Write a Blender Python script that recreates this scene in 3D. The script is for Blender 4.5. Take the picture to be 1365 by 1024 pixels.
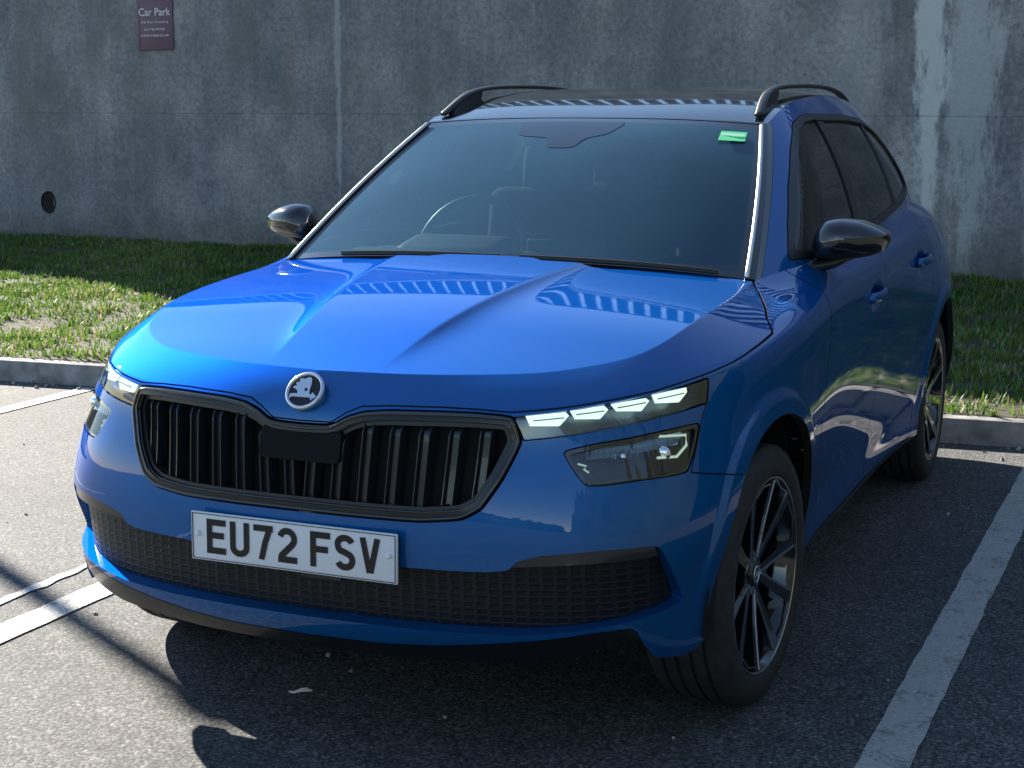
import bpy, bmesh, math, random
import numpy as np
from mathutils import Vector, Matrix
random.seed(3); RNG = np.random.default_rng(7)
for o in list(bpy.data.objects): bpy.data.objects.remove(o)
scene = bpy.context.scene
COL = scene.collection
# ------------------------------------------------------------------ camera
W_PX = 1365.0
F_PX = 2128.6; CAM = (1.7702, -3.7445, 1.456); YAW, PIT, ROL = -.4022, -.1707, .0021
fw = Vector((math.sin(YAW)*math.cos(PIT), math.cos(YAW)*math.cos(PIT), math.sin(PIT)))
rt = Vector((math.cos(YAW), -math.sin(YAW), 0)); up = rt.cross(fw)
rt2 = rt*math.cos(ROL)+up*math.sin(ROL); up2 = -rt*math.sin(ROL)+up*math.cos(ROL)
cd = bpy.data.cameras.new('camera'); cam = bpy.data.objects.new('camera', cd); COL.objects.link(cam)
cd.sensor_width = 36; cd.lens = F_PX/W_PX*36; cd.clip_start = .05; cd.clip_end = 500
m = Matrix((rt2, up2, -fw)).transposed().to_4x4(); m.translation = CAM; cam.matrix_world = m
scene.camera = cam
# ------------------------------------------------------------------ light
SUN_EL = math.radians(26); SDX, SDY = -.866, .50         # horizontal direction towards the sun
world = bpy.data.worlds.new("World"); scene.world = world; world.use_nodes = True
wn = world.node_tree; bg = wn.nodes['Background']; sky = wn.nodes.new('ShaderNodeTexSky')
sky.sky_type = 'NISHITA'; sky.sun_disc = False; sky.sun_elevation = SUN_EL
sky.sun_rotation = math.atan2(SDX, SDY); sky.air_density = 1.0; sky.dust_density = .0; sky.ozone_density = 1.0
wn.links.new(sky.outputs[0], bg.inputs[0]); bg.inputs[1].default_value = .052
ld = bpy.data.lights.new('sun', 'SUN'); ld.energy = 4.3; ld.angle = math.radians(.5); ld.color = (1, .92, .80)
sun = bpy.data.objects.new('sun', ld); COL.objects.link(sun)
tosun = Vector((SDX*math.cos(SUN_EL), SDY*math.cos(SUN_EL), math.sin(SUN_EL)))
sun.rotation_euler = tosun.to_track_quat('Z', 'Y').to_euler(); sun.location = tosun*30
vs = scene.view_settings; vs.view_transform = 'Standard'; vs.look = 'None'; vs.gamma = 1; vs.exposure = 2.25
scene.render.engine = 'CYCLES'
# ------------------------------------------------------------------ materials
def newmat(name):
    M = bpy.data.materials.new(name); M.use_nodes = True; nt = M.node_tree
    return M, nt, nt.nodes['Principled BSDF']
def flat(name, col, rough=.5, metal=0, coat=0, spec=.5, bump=0, bscale=200, var=0, emis=None, estr=0):
    M, nt, p = newmat(name)
    p.inputs['Base Color'].default_value = (*col, 1); p.inputs['Roughness'].default_value = rough
    p.inputs['Metallic'].default_value = metal; p.inputs['Coat Weight'].default_value = coat
    p.inputs['Coat Roughness'].default_value = .03; p.inputs['Specular IOR Level'].default_value = spec
    if emis: p.inputs['Emission Color'].default_value = (*emis, 1); p.inputs['Emission Strength'].default_value = estr
    if bump or var:
        tc = nt.nodes.new('ShaderNodeTexCoord'); n = nt.nodes.new('ShaderNodeTexNoise')
        n.inputs['Scale'].default_value = bscale; n.inputs['Detail'].default_value = 4
        nt.links.new(tc.outputs['Object'], n.inputs['Vector'])
        if bump:
            b = nt.nodes.new('ShaderNodeBump'); b.inputs['Strength'].default_value = bump; b.inputs['Distance'].default_value = .002
            nt.links.new(n.outputs[0], b.inputs['Height']); nt.links.new(b.outputs[0], p.inputs['Normal'])
        if var:
            n2 = nt.nodes.new('ShaderNodeTexNoise'); n2.inputs['Scale'].default_value = bscale*.1; n2.inputs['Detail'].default_value = 5
            nt.links.new(tc.outputs['Object'], n2.inputs['Vector'])
            r = nt.nodes.new('ShaderNodeValToRGB'); r.color_ramp.elements[0].position = .3; r.color_ramp.elements[1].position = .7
            r.color_ramp.elements[0].color = (*[c*(1-var) for c in col], 1); r.color_ramp.elements[1].color = (*[min(1, c*(1+var)) for c in col], 1)
            nt.links.new(n2.outputs[0], r.inputs[0]); nt.links.new(r.outputs[0], p.inputs['Base Color'])
    return M
def N(nt, t, **kw):
    n = nt.nodes.new(t)
    for k, v in kw.items():
        if k in n.inputs.keys(): n.inputs[k].default_value = v
        else: setattr(n, k, v)
    return n
def ramp(nt, src, stops):
    r = nt.nodes.new('ShaderNodeValToRGB'); e = r.color_ramp.elements
    while len(e) < len(stops): e.new(.5)
    for i, (p, c) in enumerate(stops):
        e[i].position = p; e[i].color = (*c, 1) if len(c) == 3 else c
    nt.links.new(src, r.inputs[0]); return r.outputs[0]
def mix(nt, f, a, b, mode='MIX'):
    n = nt.nodes.new('ShaderNodeMix'); n.data_type = 'RGBA'; n.blend_type = mode
    for s, v in ((n.inputs[0], f), (n.inputs[6], a), (n.inputs[7], b)):
        if hasattr(v, 'is_linked'): nt.links.new(v, s)
        elif isinstance(v, (int, float)): s.default_value = v
        else: s.default_value = (*v, 1)
    return n.outputs[2]
def math_(nt, op, a, b=0, c=0):
    n = nt.nodes.new('ShaderNodeMath'); n.operation = op
    for s, v in zip(n.inputs, (a, b, c)):
        if hasattr(v, 'is_linked'): nt.links.new(v, s)
        else: s.default_value = v
    return n.outputs[0]
MT = {}
def paint():
    M, nt, p = newmat('blue_metallic_paint')
    tc = N(nt, 'ShaderNodeTexCoord')
    v = N(nt, 'ShaderNodeTexVoronoi', Scale=1600.); nt.links.new(tc.outputs['Object'], v.inputs['Vector'])
    col = mix(nt, .10, (.003, .118, .36), v.outputs['Color'], 'OVERLAY')
    d = N(nt, 'ShaderNodeTexNoise', Scale=6., Detail=6.); nt.links.new(tc.outputs['Object'], d.inputs['Vector'])
    nt.links.new(col, p.inputs['Base Color'])
    p.inputs['Metallic'].default_value = .88; p.inputs['Roughness'].default_value = .60; p.inputs['Specular IOR Level'].default_value = .0; p.inputs['Specular Tint'].default_value = (.01, .25, .70, 1)
    p.inputs['Coat Weight'].default_value = 1; p.inputs['Coat IOR'].default_value = 1.5
    nt.links.new(ramp(nt, d.outputs[0], [(.35, (.006,)*3), (.75, (.014,)*3)]), p.inputs['Coat Roughness'])
    b = N(nt, 'ShaderNodeBump', Strength=.02, Distance=.001)      # orange peel
    n2 = N(nt, 'ShaderNodeTexNoise', Scale=180.); nt.links.new(tc.outputs['Object'], n2.inputs['Vector'])
    nt.links.new(n2.outputs[0], b.inputs['Height']); nt.links.new(b.outputs[0], p.inputs['Coat Normal'])
    return M
MT['paint'] = paint()
MT['gloss_black'] = flat('gloss_black', (.006, .007, .009), .12, coat=1)
MT['grille_black'] = flat('grille_frame_black', (.006, .007, .009), .30, spec=.35, coat=.25)
MT['satin_black'] = flat('satin_black', (.014, .015, .018), .38, bump=.05, bscale=400)
MT['grey_plastic'] = flat('grey_plastic', (.013, .017, .023), .24, bump=.04, bscale=500, coat=.4)
MT['plastic'] = flat('black_plastic', (.018, .019, .021), .6, bump=.25, bscale=700)
MT['void'] = flat('dark_recess', (.004, .004, .005), .85)
MT['tyre'] = flat('tyre_rubber', (.022, .022, .024), .72, bump=.25, bscale=300, var=.35)
MT['machined'] = flat('machined_alloy', (.50, .50, .52), .28, metal=1)
MT['chrome'] = flat('chrome', (.85, .86, .88), .10, metal=1)
MT['trim_metal'] = flat('polished_trim', (.80, .80, .80), .36, metal=.9)
MT['badge'] = flat('badge_silver', (.70, .73, .78), .25, metal=.85)
MT['sky_reflector'] = flat('sky_tint_reflector', (.42, .56, .66), .35, metal=.25)  # blue-white tone puts the lens's sky reflection into the colour
MT['disc'] = flat('brake_steel', (.25, .25, .26), .35, metal=1)
MT['plate'] = flat('plate_white', (.72, .74, .78), .35, coat=.3, bump=.03, bscale=90)
MT['plate_black'] = flat('plate_lettering', (.006, .006, .008), .4)
MT['drl'] = flat('lit_light_element', (.8, .85, .8), .3, emis=(.66, .86, .64), estr=.27)
MT['dim_glow'] = flat('bracket_glow', (.3, .33, .33), .3, emis=(.6, .8, .65), estr=.12)  # faint emission brightens the pale brackets inside the lower lamps
MT['fabric'] = flat('seat_fabric', (.03, .03, .033), .9, bump=.3, bscale=300)
MT['dash'] = flat('dashboard_plastic', (.030, .034, .034), .6, bump=.2, bscale=400)
MT['sticker'] = flat('green_sticker', (.10, .62, .25), .5)
MT['sticker_w'] = flat('pale_sticker_print', (.45, .80, .58), .5)
MT['lens_dark'] = flat('headlight_housing', (.035, .05, .07), .25, metal=.3, var=.3, bscale=150)
MT['radar'] = flat('sensor_cover', (.003, .004, .006), .6, spec=.15)
MT['drl_house'] = flat('light_housing', (.13, .16, .18), .25, metal=.6, var=.4, bscale=200)
MT['screen_haze'] = flat('screen_sensor_area', (.018, .032, .055), .15)  # blue tone puts the haze of the glass into the housing colour
def glass(name, tint, dust_haze=.0, rough=.0, ior=1.5, dust_haze_col=(.5, .55, .6)):
    M = bpy.data.materials.new(name); M.use_nodes = True; nt = M.node_tree; nt.nodes.clear()
    o = N(nt, 'ShaderNodeOutputMaterial'); f = N(nt, 'ShaderNodeFresnel', IOR=ior)
    t = N(nt, 'ShaderNodeBsdfTransparent'); t.inputs[0].default_value = (*tint, 1)
    g = N(nt, 'ShaderNodeBsdfGlossy'); g.inputs['Roughness'].default_value = rough
    a = N(nt, 'ShaderNodeMixShader'); nt.links.new(f.outputs[0], a.inputs[0]); nt.links.new(t.outputs[0], a.inputs[1]); nt.links.new(g.outputs[0], a.inputs[2])
    out = a.outputs[0]
    if dust_haze:
        d = N(nt, 'ShaderNodeBsdfDiffuse'); d.inputs[0].default_value = (*dust_haze_col, 1)
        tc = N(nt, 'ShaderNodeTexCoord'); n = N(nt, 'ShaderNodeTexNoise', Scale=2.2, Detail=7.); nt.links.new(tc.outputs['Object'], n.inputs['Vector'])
        fac = ramp(nt, n.outputs[0], [(.3, (dust_haze*.85,)*3), (.75, (dust_haze*1.15,)*3)])
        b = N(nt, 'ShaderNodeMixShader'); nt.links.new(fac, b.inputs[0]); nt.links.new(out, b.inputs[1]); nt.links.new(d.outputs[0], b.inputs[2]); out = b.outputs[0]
    nt.links.new(out, o.inputs[0]); return M
MT['windscreen'] = glass('windscreen_glass', (.36, .46, .50), dust_haze=.10, dust_haze_col=(.20, .52, .85))  # dust film tinted blue to carry sky haze on the glass
MT['side_glass'] = glass('side_glass', (.25, .29, .28), dust_haze=.02)
MT['lens'] = glass('clear_lens', (.86, .90, .94), dust_haze=.015, ior=1.85)

def asphalt():
    M, nt, p = newmat('asphalt'); tc = N(nt, 'ShaderNodeTexCoord'); c = tc.outputs['Object']
    def tex(t, s, **k):
        n = N(nt, t, Scale=s, **k); nt.links.new(c, n.inputs['Vector']); return n
    v = tex('ShaderNodeTexVoronoi', 115.); v2 = tex('ShaderNodeTexVoronoi', 290.)
    n = tex('ShaderNodeTexNoise', 60., Detail=6.); big = tex('ShaderNodeTexNoise', 1.1, Detail=6.); mid = tex('ShaderNodeTexNoise', 9., Detail=5.)
    stone = ramp(nt, v.outputs['Color'], [(.15, (.038, .043, .049)), (.5, (.088, .094, .101)), (.85, (.24, .238, .232)), (1, (.50, .48, .45))])
    fine = ramp(nt, v2.outputs['Color'], [(.2, (.045, .05, .055)), (.8, (.155, .158, .16))])
    col = mix(nt, .45, stone, fine)
    gap = ramp(nt, v.outputs['Distance'], [(.35, (1, 1, 1)), (.75, (.28, .28, .28))])
    col = mix(nt, 1., col, gap, 'MULTIPLY')
    col = mix(nt, .8, col, ramp(nt, big.outputs[0], [(.3, (.72, .72, .74)), (.7, (1.15, 1.12, 1.08))]), 'MULTIPLY')
    col = mix(nt, .6, col, ramp(nt, mid.outputs[0], [(.35, (.75, .75, .76)), (.65, (1.1, 1.1, 1.08))]), 'MULTIPLY')
    nt.links.new(col, p.inputs['Base Color']); p.inputs['Roughness'].default_value = .88
    h = math_(nt, 'ADD', math_(nt, 'MULTIPLY', v.outputs['Distance'], -1.), math_(nt, 'MULTIPLY', n.outputs[0], .8))
    b = N(nt, 'ShaderNodeBump', Strength=.40, Distance=.003); nt.links.new(h, b.inputs['Height']); nt.links.new(b.outputs[0], p.inputs['Normal'])
    return M
MT['asphalt'] = asphalt()
def linepaint():
    M, nt, p = newmat('worn_line_paint'); tc = N(nt, 'ShaderNodeTexCoord'); c = tc.outputs['Object']
    v = N(nt, 'ShaderNodeTexVoronoi', Scale=120.); nt.links.new(c, v.inputs['Vector'])
    n = N(nt, 'ShaderNodeTexNoise', Scale=9., Detail=9., Roughness=.75); nt.links.new(c, n.inputs['Vector'])
    n3 = N(nt, 'ShaderNodeTexNoise', Scale=90., Detail=3.); nt.links.new(c, n3.inputs['Vector'])
    wear = math_(nt, 'ADD', math_(nt, 'MULTIPLY', n.outputs[0], 1.0), math_(nt, 'MULTIPLY', n3.outputs[0], .5))
    f = ramp(nt, wear, [(.78, (0, 0, 0)), (.92, (.8, .8, .8))])
    base = ramp(nt, v.outputs['Color'], [(0, (.33, .32, .30)), (1, (.48, .47, .44))])
    nt.links.new(mix(nt, f, base, (.13, .125, .12)), p.inputs['Base Color']); p.inputs['Roughness'].default_value = .7
    b = N(nt, 'ShaderNodeBump', Strength=.5, Distance=.004); nt.links.new(math_(nt, 'MULTIPLY', v.outputs['Distance'], -1.), b.inputs['Height']); nt.links.new(b.outputs[0], p.inputs['Normal'])
    return M
MT['line'] = linepaint()
def concrete_wall():
    M, nt, p = newmat('stained_concrete'); tc = N(nt, 'ShaderNodeTexCoord'); c = tc.outputs['Object']
    sep = N(nt, 'ShaderNodeSeparateXYZ'); nt.links.new(c, sep.inputs[0]); X, Z = sep.outputs[0], sep.outputs[2]
    def tex(s, sc=(1, 1, 1), d=8., rough=.6, off=(0, 0, 0)):
        mp = N(nt, 'ShaderNodeMapping'); mp.inputs['Scale'].default_value = sc; mp.inputs['Location'].default_value = off; nt.links.new(c, mp.inputs[0])
        n = N(nt, 'ShaderNodeTexNoise', Scale=s, Detail=d, Roughness=rough); nt.links.new(mp.outputs[0], n.inputs['Vector']); return n.outputs[0]
    col = ramp(nt, tex(1.1, (1, 1, .8)), [(.28, (.135, .146, .168)), (.5, (.235, .238, .248)), (.72, (.37, .36, .35))])
    streak = tex(2.2, (1.6, 1, .10), 7., .7)
    col = mix(nt, .85, col, ramp(nt, streak, [(.3, (.72, .73, .76)), (.5, (.98, .98, .98)), (.72, (1.22, 1.2, 1.18))]), 'MULTIPLY')
    fine = tex(26., (1, 1, 1), 8., .75)
    col = mix(nt, .9, col, ramp(nt, fine, [(.30, (.48, .48, .50)), (.5, (1, 1, 1)), (.70, (1.5, 1.48, 1.42))]), 'MULTIPLY')
    moss = ramp(nt, tex(1.7, (1, 1, .5), 6., .6, (4, 0, 7)), [(.48, (0, 0, 0)), (.72, (.7, .7, .7))])
    col = mix(nt, moss, col, (.12, .14, .125))
    rust = ramp(nt, tex(1.3, (1.3, 1, .5), 6., .6, (9, 0, 3)), [(.56, (0, 0, 0)), (.8, (.45, .45, .45))])
    col = mix(nt, rust, col, (.23, .17, .14))
    # lime streaks below the joint near x = STX
    def band(center, width):
        d = math_(nt, 'ABSOLUTE', math_(nt, 'SUBTRACT', X, center)); return math_(nt, 'SUBTRACT', 1, math_(nt, 'DIVIDE', d, width))
    lime_n = tex(5., (1.4, 1, .45), 9., .75, (2, 0, 1))
    for cx, w, amt in ((-5.57, .05, .30), (-.19, .17, .85), (.12, .34, .45), (-.75, .30, .18), (.62, .2, .3)):
        f = math_(nt, 'ADD', math_(nt, 'MULTIPLY', band(cx, w), .42), math_(nt, 'MULTIPLY', lime_n, 1.2))
        zf = math_(nt, 'MULTIPLY', math_(nt, 'SUBTRACT', Z, .9), .12); f = math_(nt, 'ADD', f, math_(nt, 'MINIMUM', zf, .12))
        fr = ramp(nt, f, [(.80, (0, 0, 0)), (.95, (amt,)*3)])
        col = mix(nt, fr, col, (.62, .64, .62))
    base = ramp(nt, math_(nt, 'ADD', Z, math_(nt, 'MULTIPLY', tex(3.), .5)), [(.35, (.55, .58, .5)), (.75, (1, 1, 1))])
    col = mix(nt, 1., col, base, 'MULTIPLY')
    # shutter joints
    jz = math_(nt, 'ABSOLUTE', math_(nt, 'SUBTRACT', Z, 1.40)); 
    jx = math_(nt, 'ABSOLUTE', math_(nt, 'SUBTRACT', math_(nt, 'FRACT', math_(nt, 'MULTIPLY', math_(nt, 'ADD', X, 5.36+24.4), 1/2.44)), .5))
    jxx = math_(nt, 'ADD', math_(nt, 'MULTIPLY', math_(nt, 'SUBTRACT', .5, jx), 2.44), .006)
    jzz = math_(nt, 'ADD', jz, math_(nt, 'MULTIPLY', fine, .008)); j = math_(nt, 'MINIMUM', jzz, math_(nt, 'ADD', jxx, .006)); jr = ramp(nt, j, [(.006, (0, 0, 0)), (.016, (1, 1, 1))])
    col = mix(nt, .13, col, jr, 'MULTIPLY')
    nt.links.new(col, p.inputs['Base Color']); p.inputs['Roughness'].default_value = .9
    pits = N(nt, 'ShaderNodeTexVoronoi', Scale=24.); nt.links.new(c, pits.inputs['Vector'])
    ph = ramp(nt, pits.outputs['Distance'], [(.04, (0, 0, 0)), (.16, (1, 1, 1))])
    h = math_(nt, 'ADD', math_(nt, 'ADD', math_(nt, 'MULTIPLY', fine, .7), math_(nt, 'MULTIPLY', ph, .25)), math_(nt, 'MULTIPLY', jr, .22))
    b = N(nt, 'ShaderNodeBump', Strength=.7, Distance=.02); nt.links.new(h, b.inputs['Height']); nt.links.new(b.outputs[0], p.inputs['Normal'])
    return M
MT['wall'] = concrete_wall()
MT['kerb'] = flat('kerb_concrete', (.27, .26, .25), .88, bump=.5, bscale=120, var=.4)
MT['soil'] = flat('lawn_soil', (.034, .034, .018), .95, bump=.8, bscale=40, var=.5)
MT['sign'] = flat('maroon_sign_face', (.115, .055, .095), .4, var=.1, bscale=30)
MT['sign_w'] = flat('pale_sign_lettering', (.62, .58, .64), .5)
MT['galv'] = flat('galvanised_steel', (.38, .39, .40), .45, metal=.6)
MT['rail_paint'] = flat('dark_painted_steel', (.03, .035, .04), .5)
def grassmat():
    M, nt, p = newmat('grass_blades'); at = N(nt, 'ShaderNodeAttribute', attribute_name='tone')
    col = ramp(nt, at.outputs['Fac'], [(0, (.030, .065, .010)), (.45, (.080, .170, .018)), (.80, (.15, .25, .040)), (.92, (.22, .22, .07)), (1, (.34, .28, .16))])
    nt.links.new(col, p.inputs['Base Color']); p.inputs['Roughness'].default_value = .55
    tr = N(nt, 'ShaderNodeBsdfTranslucent'); nt.links.new(col, tr.inputs[0]); ms = N(nt, 'ShaderNodeMixShader'); ms.inputs[0].default_value = .35
    nt.links.new(p.outputs[0], ms.inputs[1]); nt.links.new(tr.outputs[0], ms.inputs[2]); nt.links.new(ms.outputs[0], nt.nodes['Material Output'].inputs[0])
    return M
MT['grass'] = grassmat()
MT['leaf'] = flat('leaf_and_sun_fleck', (.30, .24, .20), .8)
MT['mirrored_mass'] = flat('mirrored_foliage', (.022, .030, .020), .95, bump=1, bscale=3, var=.6)

# ------------------------------------------------------------------ object helpers
def props(o, label=None, cat=None, group=None, kind=None):
    if label: o['label'] = label
    if cat: o['category'] = cat
    if group: o['group'] = group
    if kind: o['kind'] = kind
    return o
def empty(name, loc=(0, 0, 0), parent=None):
    o = bpy.data.objects.new(name, None); o.location = loc; COL.objects.link(o); o.empty_display_size = .2
    if parent: o.parent = parent
    return o
def mesh_np(name, V, F, mats, parent=None, normals=None, smooth=False, fm=None):
    me = bpy.data.meshes.new(name); V = np.asarray(V, np.float32); F = np.asarray(F, np.int32)
    k = F.shape[1]; me.vertices.add(len(V)); me.vertices.foreach_set('co', V.ravel())
    me.loops.add(F.size); me.loops.foreach_set('vertex_index', F.ravel())
    me.polygons.add(len(F)); me.polygons.foreach_set('loop_start', np.arange(0, F.size, k, dtype=np.int32))
    me.polygons.foreach_set('loop_total', np.full(len(F), k, np.int32))
    if not isinstance(mats, (list, tuple)): mats = [mats]
    for mm in mats: me.materials.append(mm)
    if fm is not None: me.polygons.foreach_set('material_index', np.asarray(fm, np.int32))
    me.polygons.foreach_set('use_smooth', np.full(len(F), bool(smooth or normals is not None)))
    me.update(calc_edges=True); me.validate()
    if normals is not None and len(me.vertices) == len(V):
        me.normals_split_custom_set_from_vertices(np.asarray(normals, float).tolist())
    o = bpy.data.objects.new(name, me); COL.objects.link(o)
    if parent: o.parent = parent
    return o
def bm_obj(name, bm, mats, parent=None, smooth=False, angle=None):
    me = bpy.data.meshes.new(name); bmesh.ops.recalc_face_normals(bm, faces=bm.faces[:]); bm.to_mesh(me); bm.free()
    if not isinstance(mats, (list, tuple)): mats = [mats]
    for mm in mats: me.materials.append(mm)
    if smooth or angle:
        me.polygons.foreach_set('use_smooth', [True]*len(me.polygons))
        if angle:
            b2 = bmesh.new(); b2.from_mesh(me)
            for e in b2.edges: e.smooth = not (len(e.link_faces) == 2 and e.calc_face_angle(0) > angle)
            b2.to_mesh(me); b2.free()
    o = bpy.data.objects.new(name, me); COL.objects.link(o)
    if parent: o.parent = parent
    return o
def box(bm, c, s, rot=None, bevel=0, seg=2, mi=0):
    r = bmesh.ops.create_cube(bm, size=1); vs_ = r['verts']
    bmesh.ops.scale(bm, vec=s, verts=vs_)
    fs = list({f for v in vs_ for f in v.link_faces})
    if bevel:
        es = list({e for v in vs_ for e in v.link_edges})
        rb = bmesh.ops.bevel(bm, geom=es, offset=bevel, segments=seg, affect='EDGES', profile=.6)
        vs_ = list({v for f in rb['faces'] for v in f.verts} | {v for v in vs_ if v.is_valid}); fs = list({f for v in vs_ for f in v.link_faces})
    if rot is not None: bmesh.ops.rotate(bm, verts=vs_, matrix=rot, cent=(0, 0, 0))
    bmesh.ops.translate(bm, vec=c, verts=vs_)
    for f in fs: f.material_index = mi
    return vs_
def sweep(bm, path, section, mi=0, closed=False, ups=None, cap=True, scales=None):
    """sweep a 2-D section [(a,b)] (a sideways, b up) along 3-D points"""
    P = [Vector(p) for p in path]; n = len(P); rings = []
    for i in range(n):
        a = P[max(i-1, 0)] if not closed else P[i-1]; b = P[min(i+1, n-1)] if not closed else P[(i+1) % n]
        t = (b-a).normalized(); u = Vector(ups[i]) if ups is not None else Vector((0, 0, 1))
        s = t.cross(u).normalized(); u = s.cross(t).normalized(); k = scales[i] if scales else 1
        rings.append([bm.verts.new(P[i]+s*(x*k)+u*(y*k)) for x, y in section])
    m_ = len(section)
    for i in range(n if closed else n-1):
        A, B = rings[i], rings[(i+1) % n]
        for j in range(m_):
            f = bm.faces.new((A[j], A[(j+1) % m_], B[(j+1) % m_], B[j])); f.material_index = mi
    if cap and not closed:
        for r in (rings[0], rings[-1]):
            try: bm.faces.new(r).material_index = mi
            except ValueError: pass
def circ(r, n=10, ry=None): return [(r*math.cos(2*math.pi*i/n), (ry or r)*math.sin(2*math.pi*i/n)) for i in range(n)]
def lathe_x(bm, prof, n=96, mi=0, closed=False):
    """prof: list of (x, r); axis X"""
    rings = []
    for i in range(n):
        a = 2*math.pi*i/n; rings.append([bm.verts.new((x, r*math.cos(a), r*math.sin(a))) for x, r in prof])
    for i in range(n):
        A, B = rings[i], rings[(i+1) % n]
        for j in range(len(prof)-1 if not closed else len(prof)):
            k = (j+1) % len(prof); f = bm.faces.new((A[j], A[k], B[k], B[j])); f.material_index = mi
def prism(bm, poly, fn, d, mi=0, top_mi=None):
    """poly 2-D -> 3-D by fn(u,v,depth); extruded from depth 0 to d"""
    a = [bm.verts.new(fn(u, v, 0)) for u, v in poly]; b = [bm.verts.new(fn(u, v, d)) for u, v in poly]
    f = bm.faces.new(a); f.material_index = mi if top_mi is None else top_mi
    bm.faces.new(b[::-1]).material_index = mi
    for i in range(len(a)):
        j = (i+1) % len(a); bm.faces.new((a[i], b[i], b[j], a[j])).material_index = mi
# ================================================================== SETTING
def quad_sheet(name, x0, x1, y0, y1, z, mat, n=1, kind='structure'):
    o = mesh_np(name, [(x0, y0, z), (x1, y0, z), (x1, y1, z), (x0, y1, z)], [(0, 1, 2, 3)], mat); return props(o, kind=kind)
quad_sheet('ground', -150, 150, -150, 150, 0, MT['asphalt'])
def marking(name, x0, x1, y0, y1, label, skew=0., ragged=.0025):
    n = 160; ys = np.linspace(y0, y1, n); e0 = RNG.normal(0, ragged, n); e1 = RNG.normal(0, ragged, n)
    e0 = np.convolve(e0, [.25, .5, .25], 'same'); e1 = np.convolve(e1, [.25, .5, .25], 'same'); sx = skew*(ys-y0)
    V = np.r_[np.c_[x0+e0+sx, ys, np.full(n, .004)], np.c_[x1+e1+sx, ys, np.full(n, .004)]]
    F = [(i, n+i, n+i+1, i+1) for i in range(n-1)]
    return props(mesh_np(name, V, F, MT['line']), label=label, kind='structure')
marking('parking_line', 1.135, 1.250, -1.9, 3.33, 'white bay line running along the shaded side of the car', skew=.012)
marking('parking_line', -1.285, -1.170, -1.9, 3.2, 'white bay line meeting the sunlit front corner of the car')
marking('parking_line', -1.455, -1.415, -1.9, 3.2, 'thin faded bay line left of the nearest bay line', ragged=.008)
marking('parking_line', -3.56, -3.46, -1.5, 3.0, 'distant bay line below the sunlit kerb')
# --- kerb: upstands with joints
KY = lambda x: 3.40+.075*(x-1)
def kerb():
    bm = bmesh.new(); x = -18.0; L = .915
    while x < 14:
        xm = x+L/2; ang = math.atan(.075)
        box(bm, (xm, KY(xm)+.065, .030), (L-.008, .13, .17), Matrix.Rotation(ang, 3, 'Z'), bevel=.014)
        x += L*math.cos(ang)
    o = bm_obj('kerb', bm, MT['kerb'], angle=math.radians(40)); return props(o, kind='structure')
kerb()
# --- lawn
WY = lambda x: 9.13-.045*(x-.6)
def lawn_z(x, y):
    return .122+.03*np.clip((y-KY(x))/2, 0, 1)+.018*np.sin(x*1.7+y*.8)*np.sin(y*2.1-x*.6)+.010*np.sin(x*5.1+1)*np.sin(y*4.3)
def lawn():
    nx, ny = 260, 70; xs = np.linspace(-18, 14, nx); V = []
    for j in range(ny):
        t = j/(ny-1); y = (KY(xs)+.085)*(1-t)+(WY(xs)+.05)*t
        z = lawn_z(xs, y); z = np.where(t == 0, .108, z); z = np.maximum(z, .118); V.append(np.c_[xs, y, z])
    V = np.concatenate(V); I = np.arange(nx*ny).reshape(ny, nx)
    F = np.c_[I[:-1, :-1].ravel(), I[:-1, 1:].ravel(), I[1:, 1:].ravel(), I[1:, :-1].ravel()]
    return props(mesh_np('lawn', V, F, MT['soil'], smooth=True), kind='structure')
lawn()
def grass():
    n = 275000
    x = RNG.uniform(-13, 7.0, n); y = RNG.uniform(2.6, 9.5, n)
    # tufts
    nt_ = 3600; tx = RNG.uniform(-13, 7, nt_); ty = RNG.uniform(2.6, 9.5, nt_); k = RNG.integers(0, nt_, n)
    tuft = RNG.random(n) < .55; x = np.where(tuft, tx[k]+RNG.normal(0, .05, n), x); y = np.where(tuft, ty[k]+RNG.normal(0, .05, n), y)
    ok = (y > KY(x)+.075) & (y < WY(x)-.01); bare = (np.sin(x*1.9+.7)*np.sin(y*2.3+x)+.6*np.sin(x*4.7-y*3.1)) > 1.05
    ok &= ~(bare & (RNG.random(n) < .7)); x, y, tuft, k = x[ok], y[ok], tuft[ok], k[ok]; n = len(x)
    h = RNG.uniform(.015, .042, n)*np.where(tuft, 1.5, 1); a = RNG.uniform(0, 2*np.pi, n); w = RNG.uniform(.003, .006, n)*1.2
    lean = RNG.uniform(.1, .8, n)*h; z = lawn_z(x, y)-.005
    dx, dy = np.cos(a), np.sin(a); px, py = -dy*w, dx*w
    V = np.stack([np.c_[x-px, y-py, z], np.c_[x+px, y+py, z], np.c_[x+px*.7+dx*lean*.4, y+py*.7+dy*lean*.4, z+h*.6], np.c_[x-px*.7+dx*lean*.4, y-py*.7+dy*lean*.4, z+h*.6], np.c_[x+dx*lean, y+dy*lean, z+h]], 1).reshape(-1, 3)
    b = np.arange(n)*5
    T = np.concatenate([np.c_[b, b+1, b+2], np.c_[b, b+2, b+3], np.c_[b+3, b+2, b+4]])
    o = mesh_np('grass', V, T, MT['grass']); at = o.data.attributes.new('tone', 'FLOAT', 'POINT')
    tone = np.clip(RNG.normal(.5, .2, n)+.16*np.sin(x*2.2+y*1.3)+.12*np.sin(k*1.0)*tuft+np.where(RNG.random(n) < .06, .5, 0), 0, 1)
    at.data.foreach_set('value', np.repeat(tone, 5).astype(np.float32)); return props(o, kind='stuff')
if not globals().get('QUICK'): grass()
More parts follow.
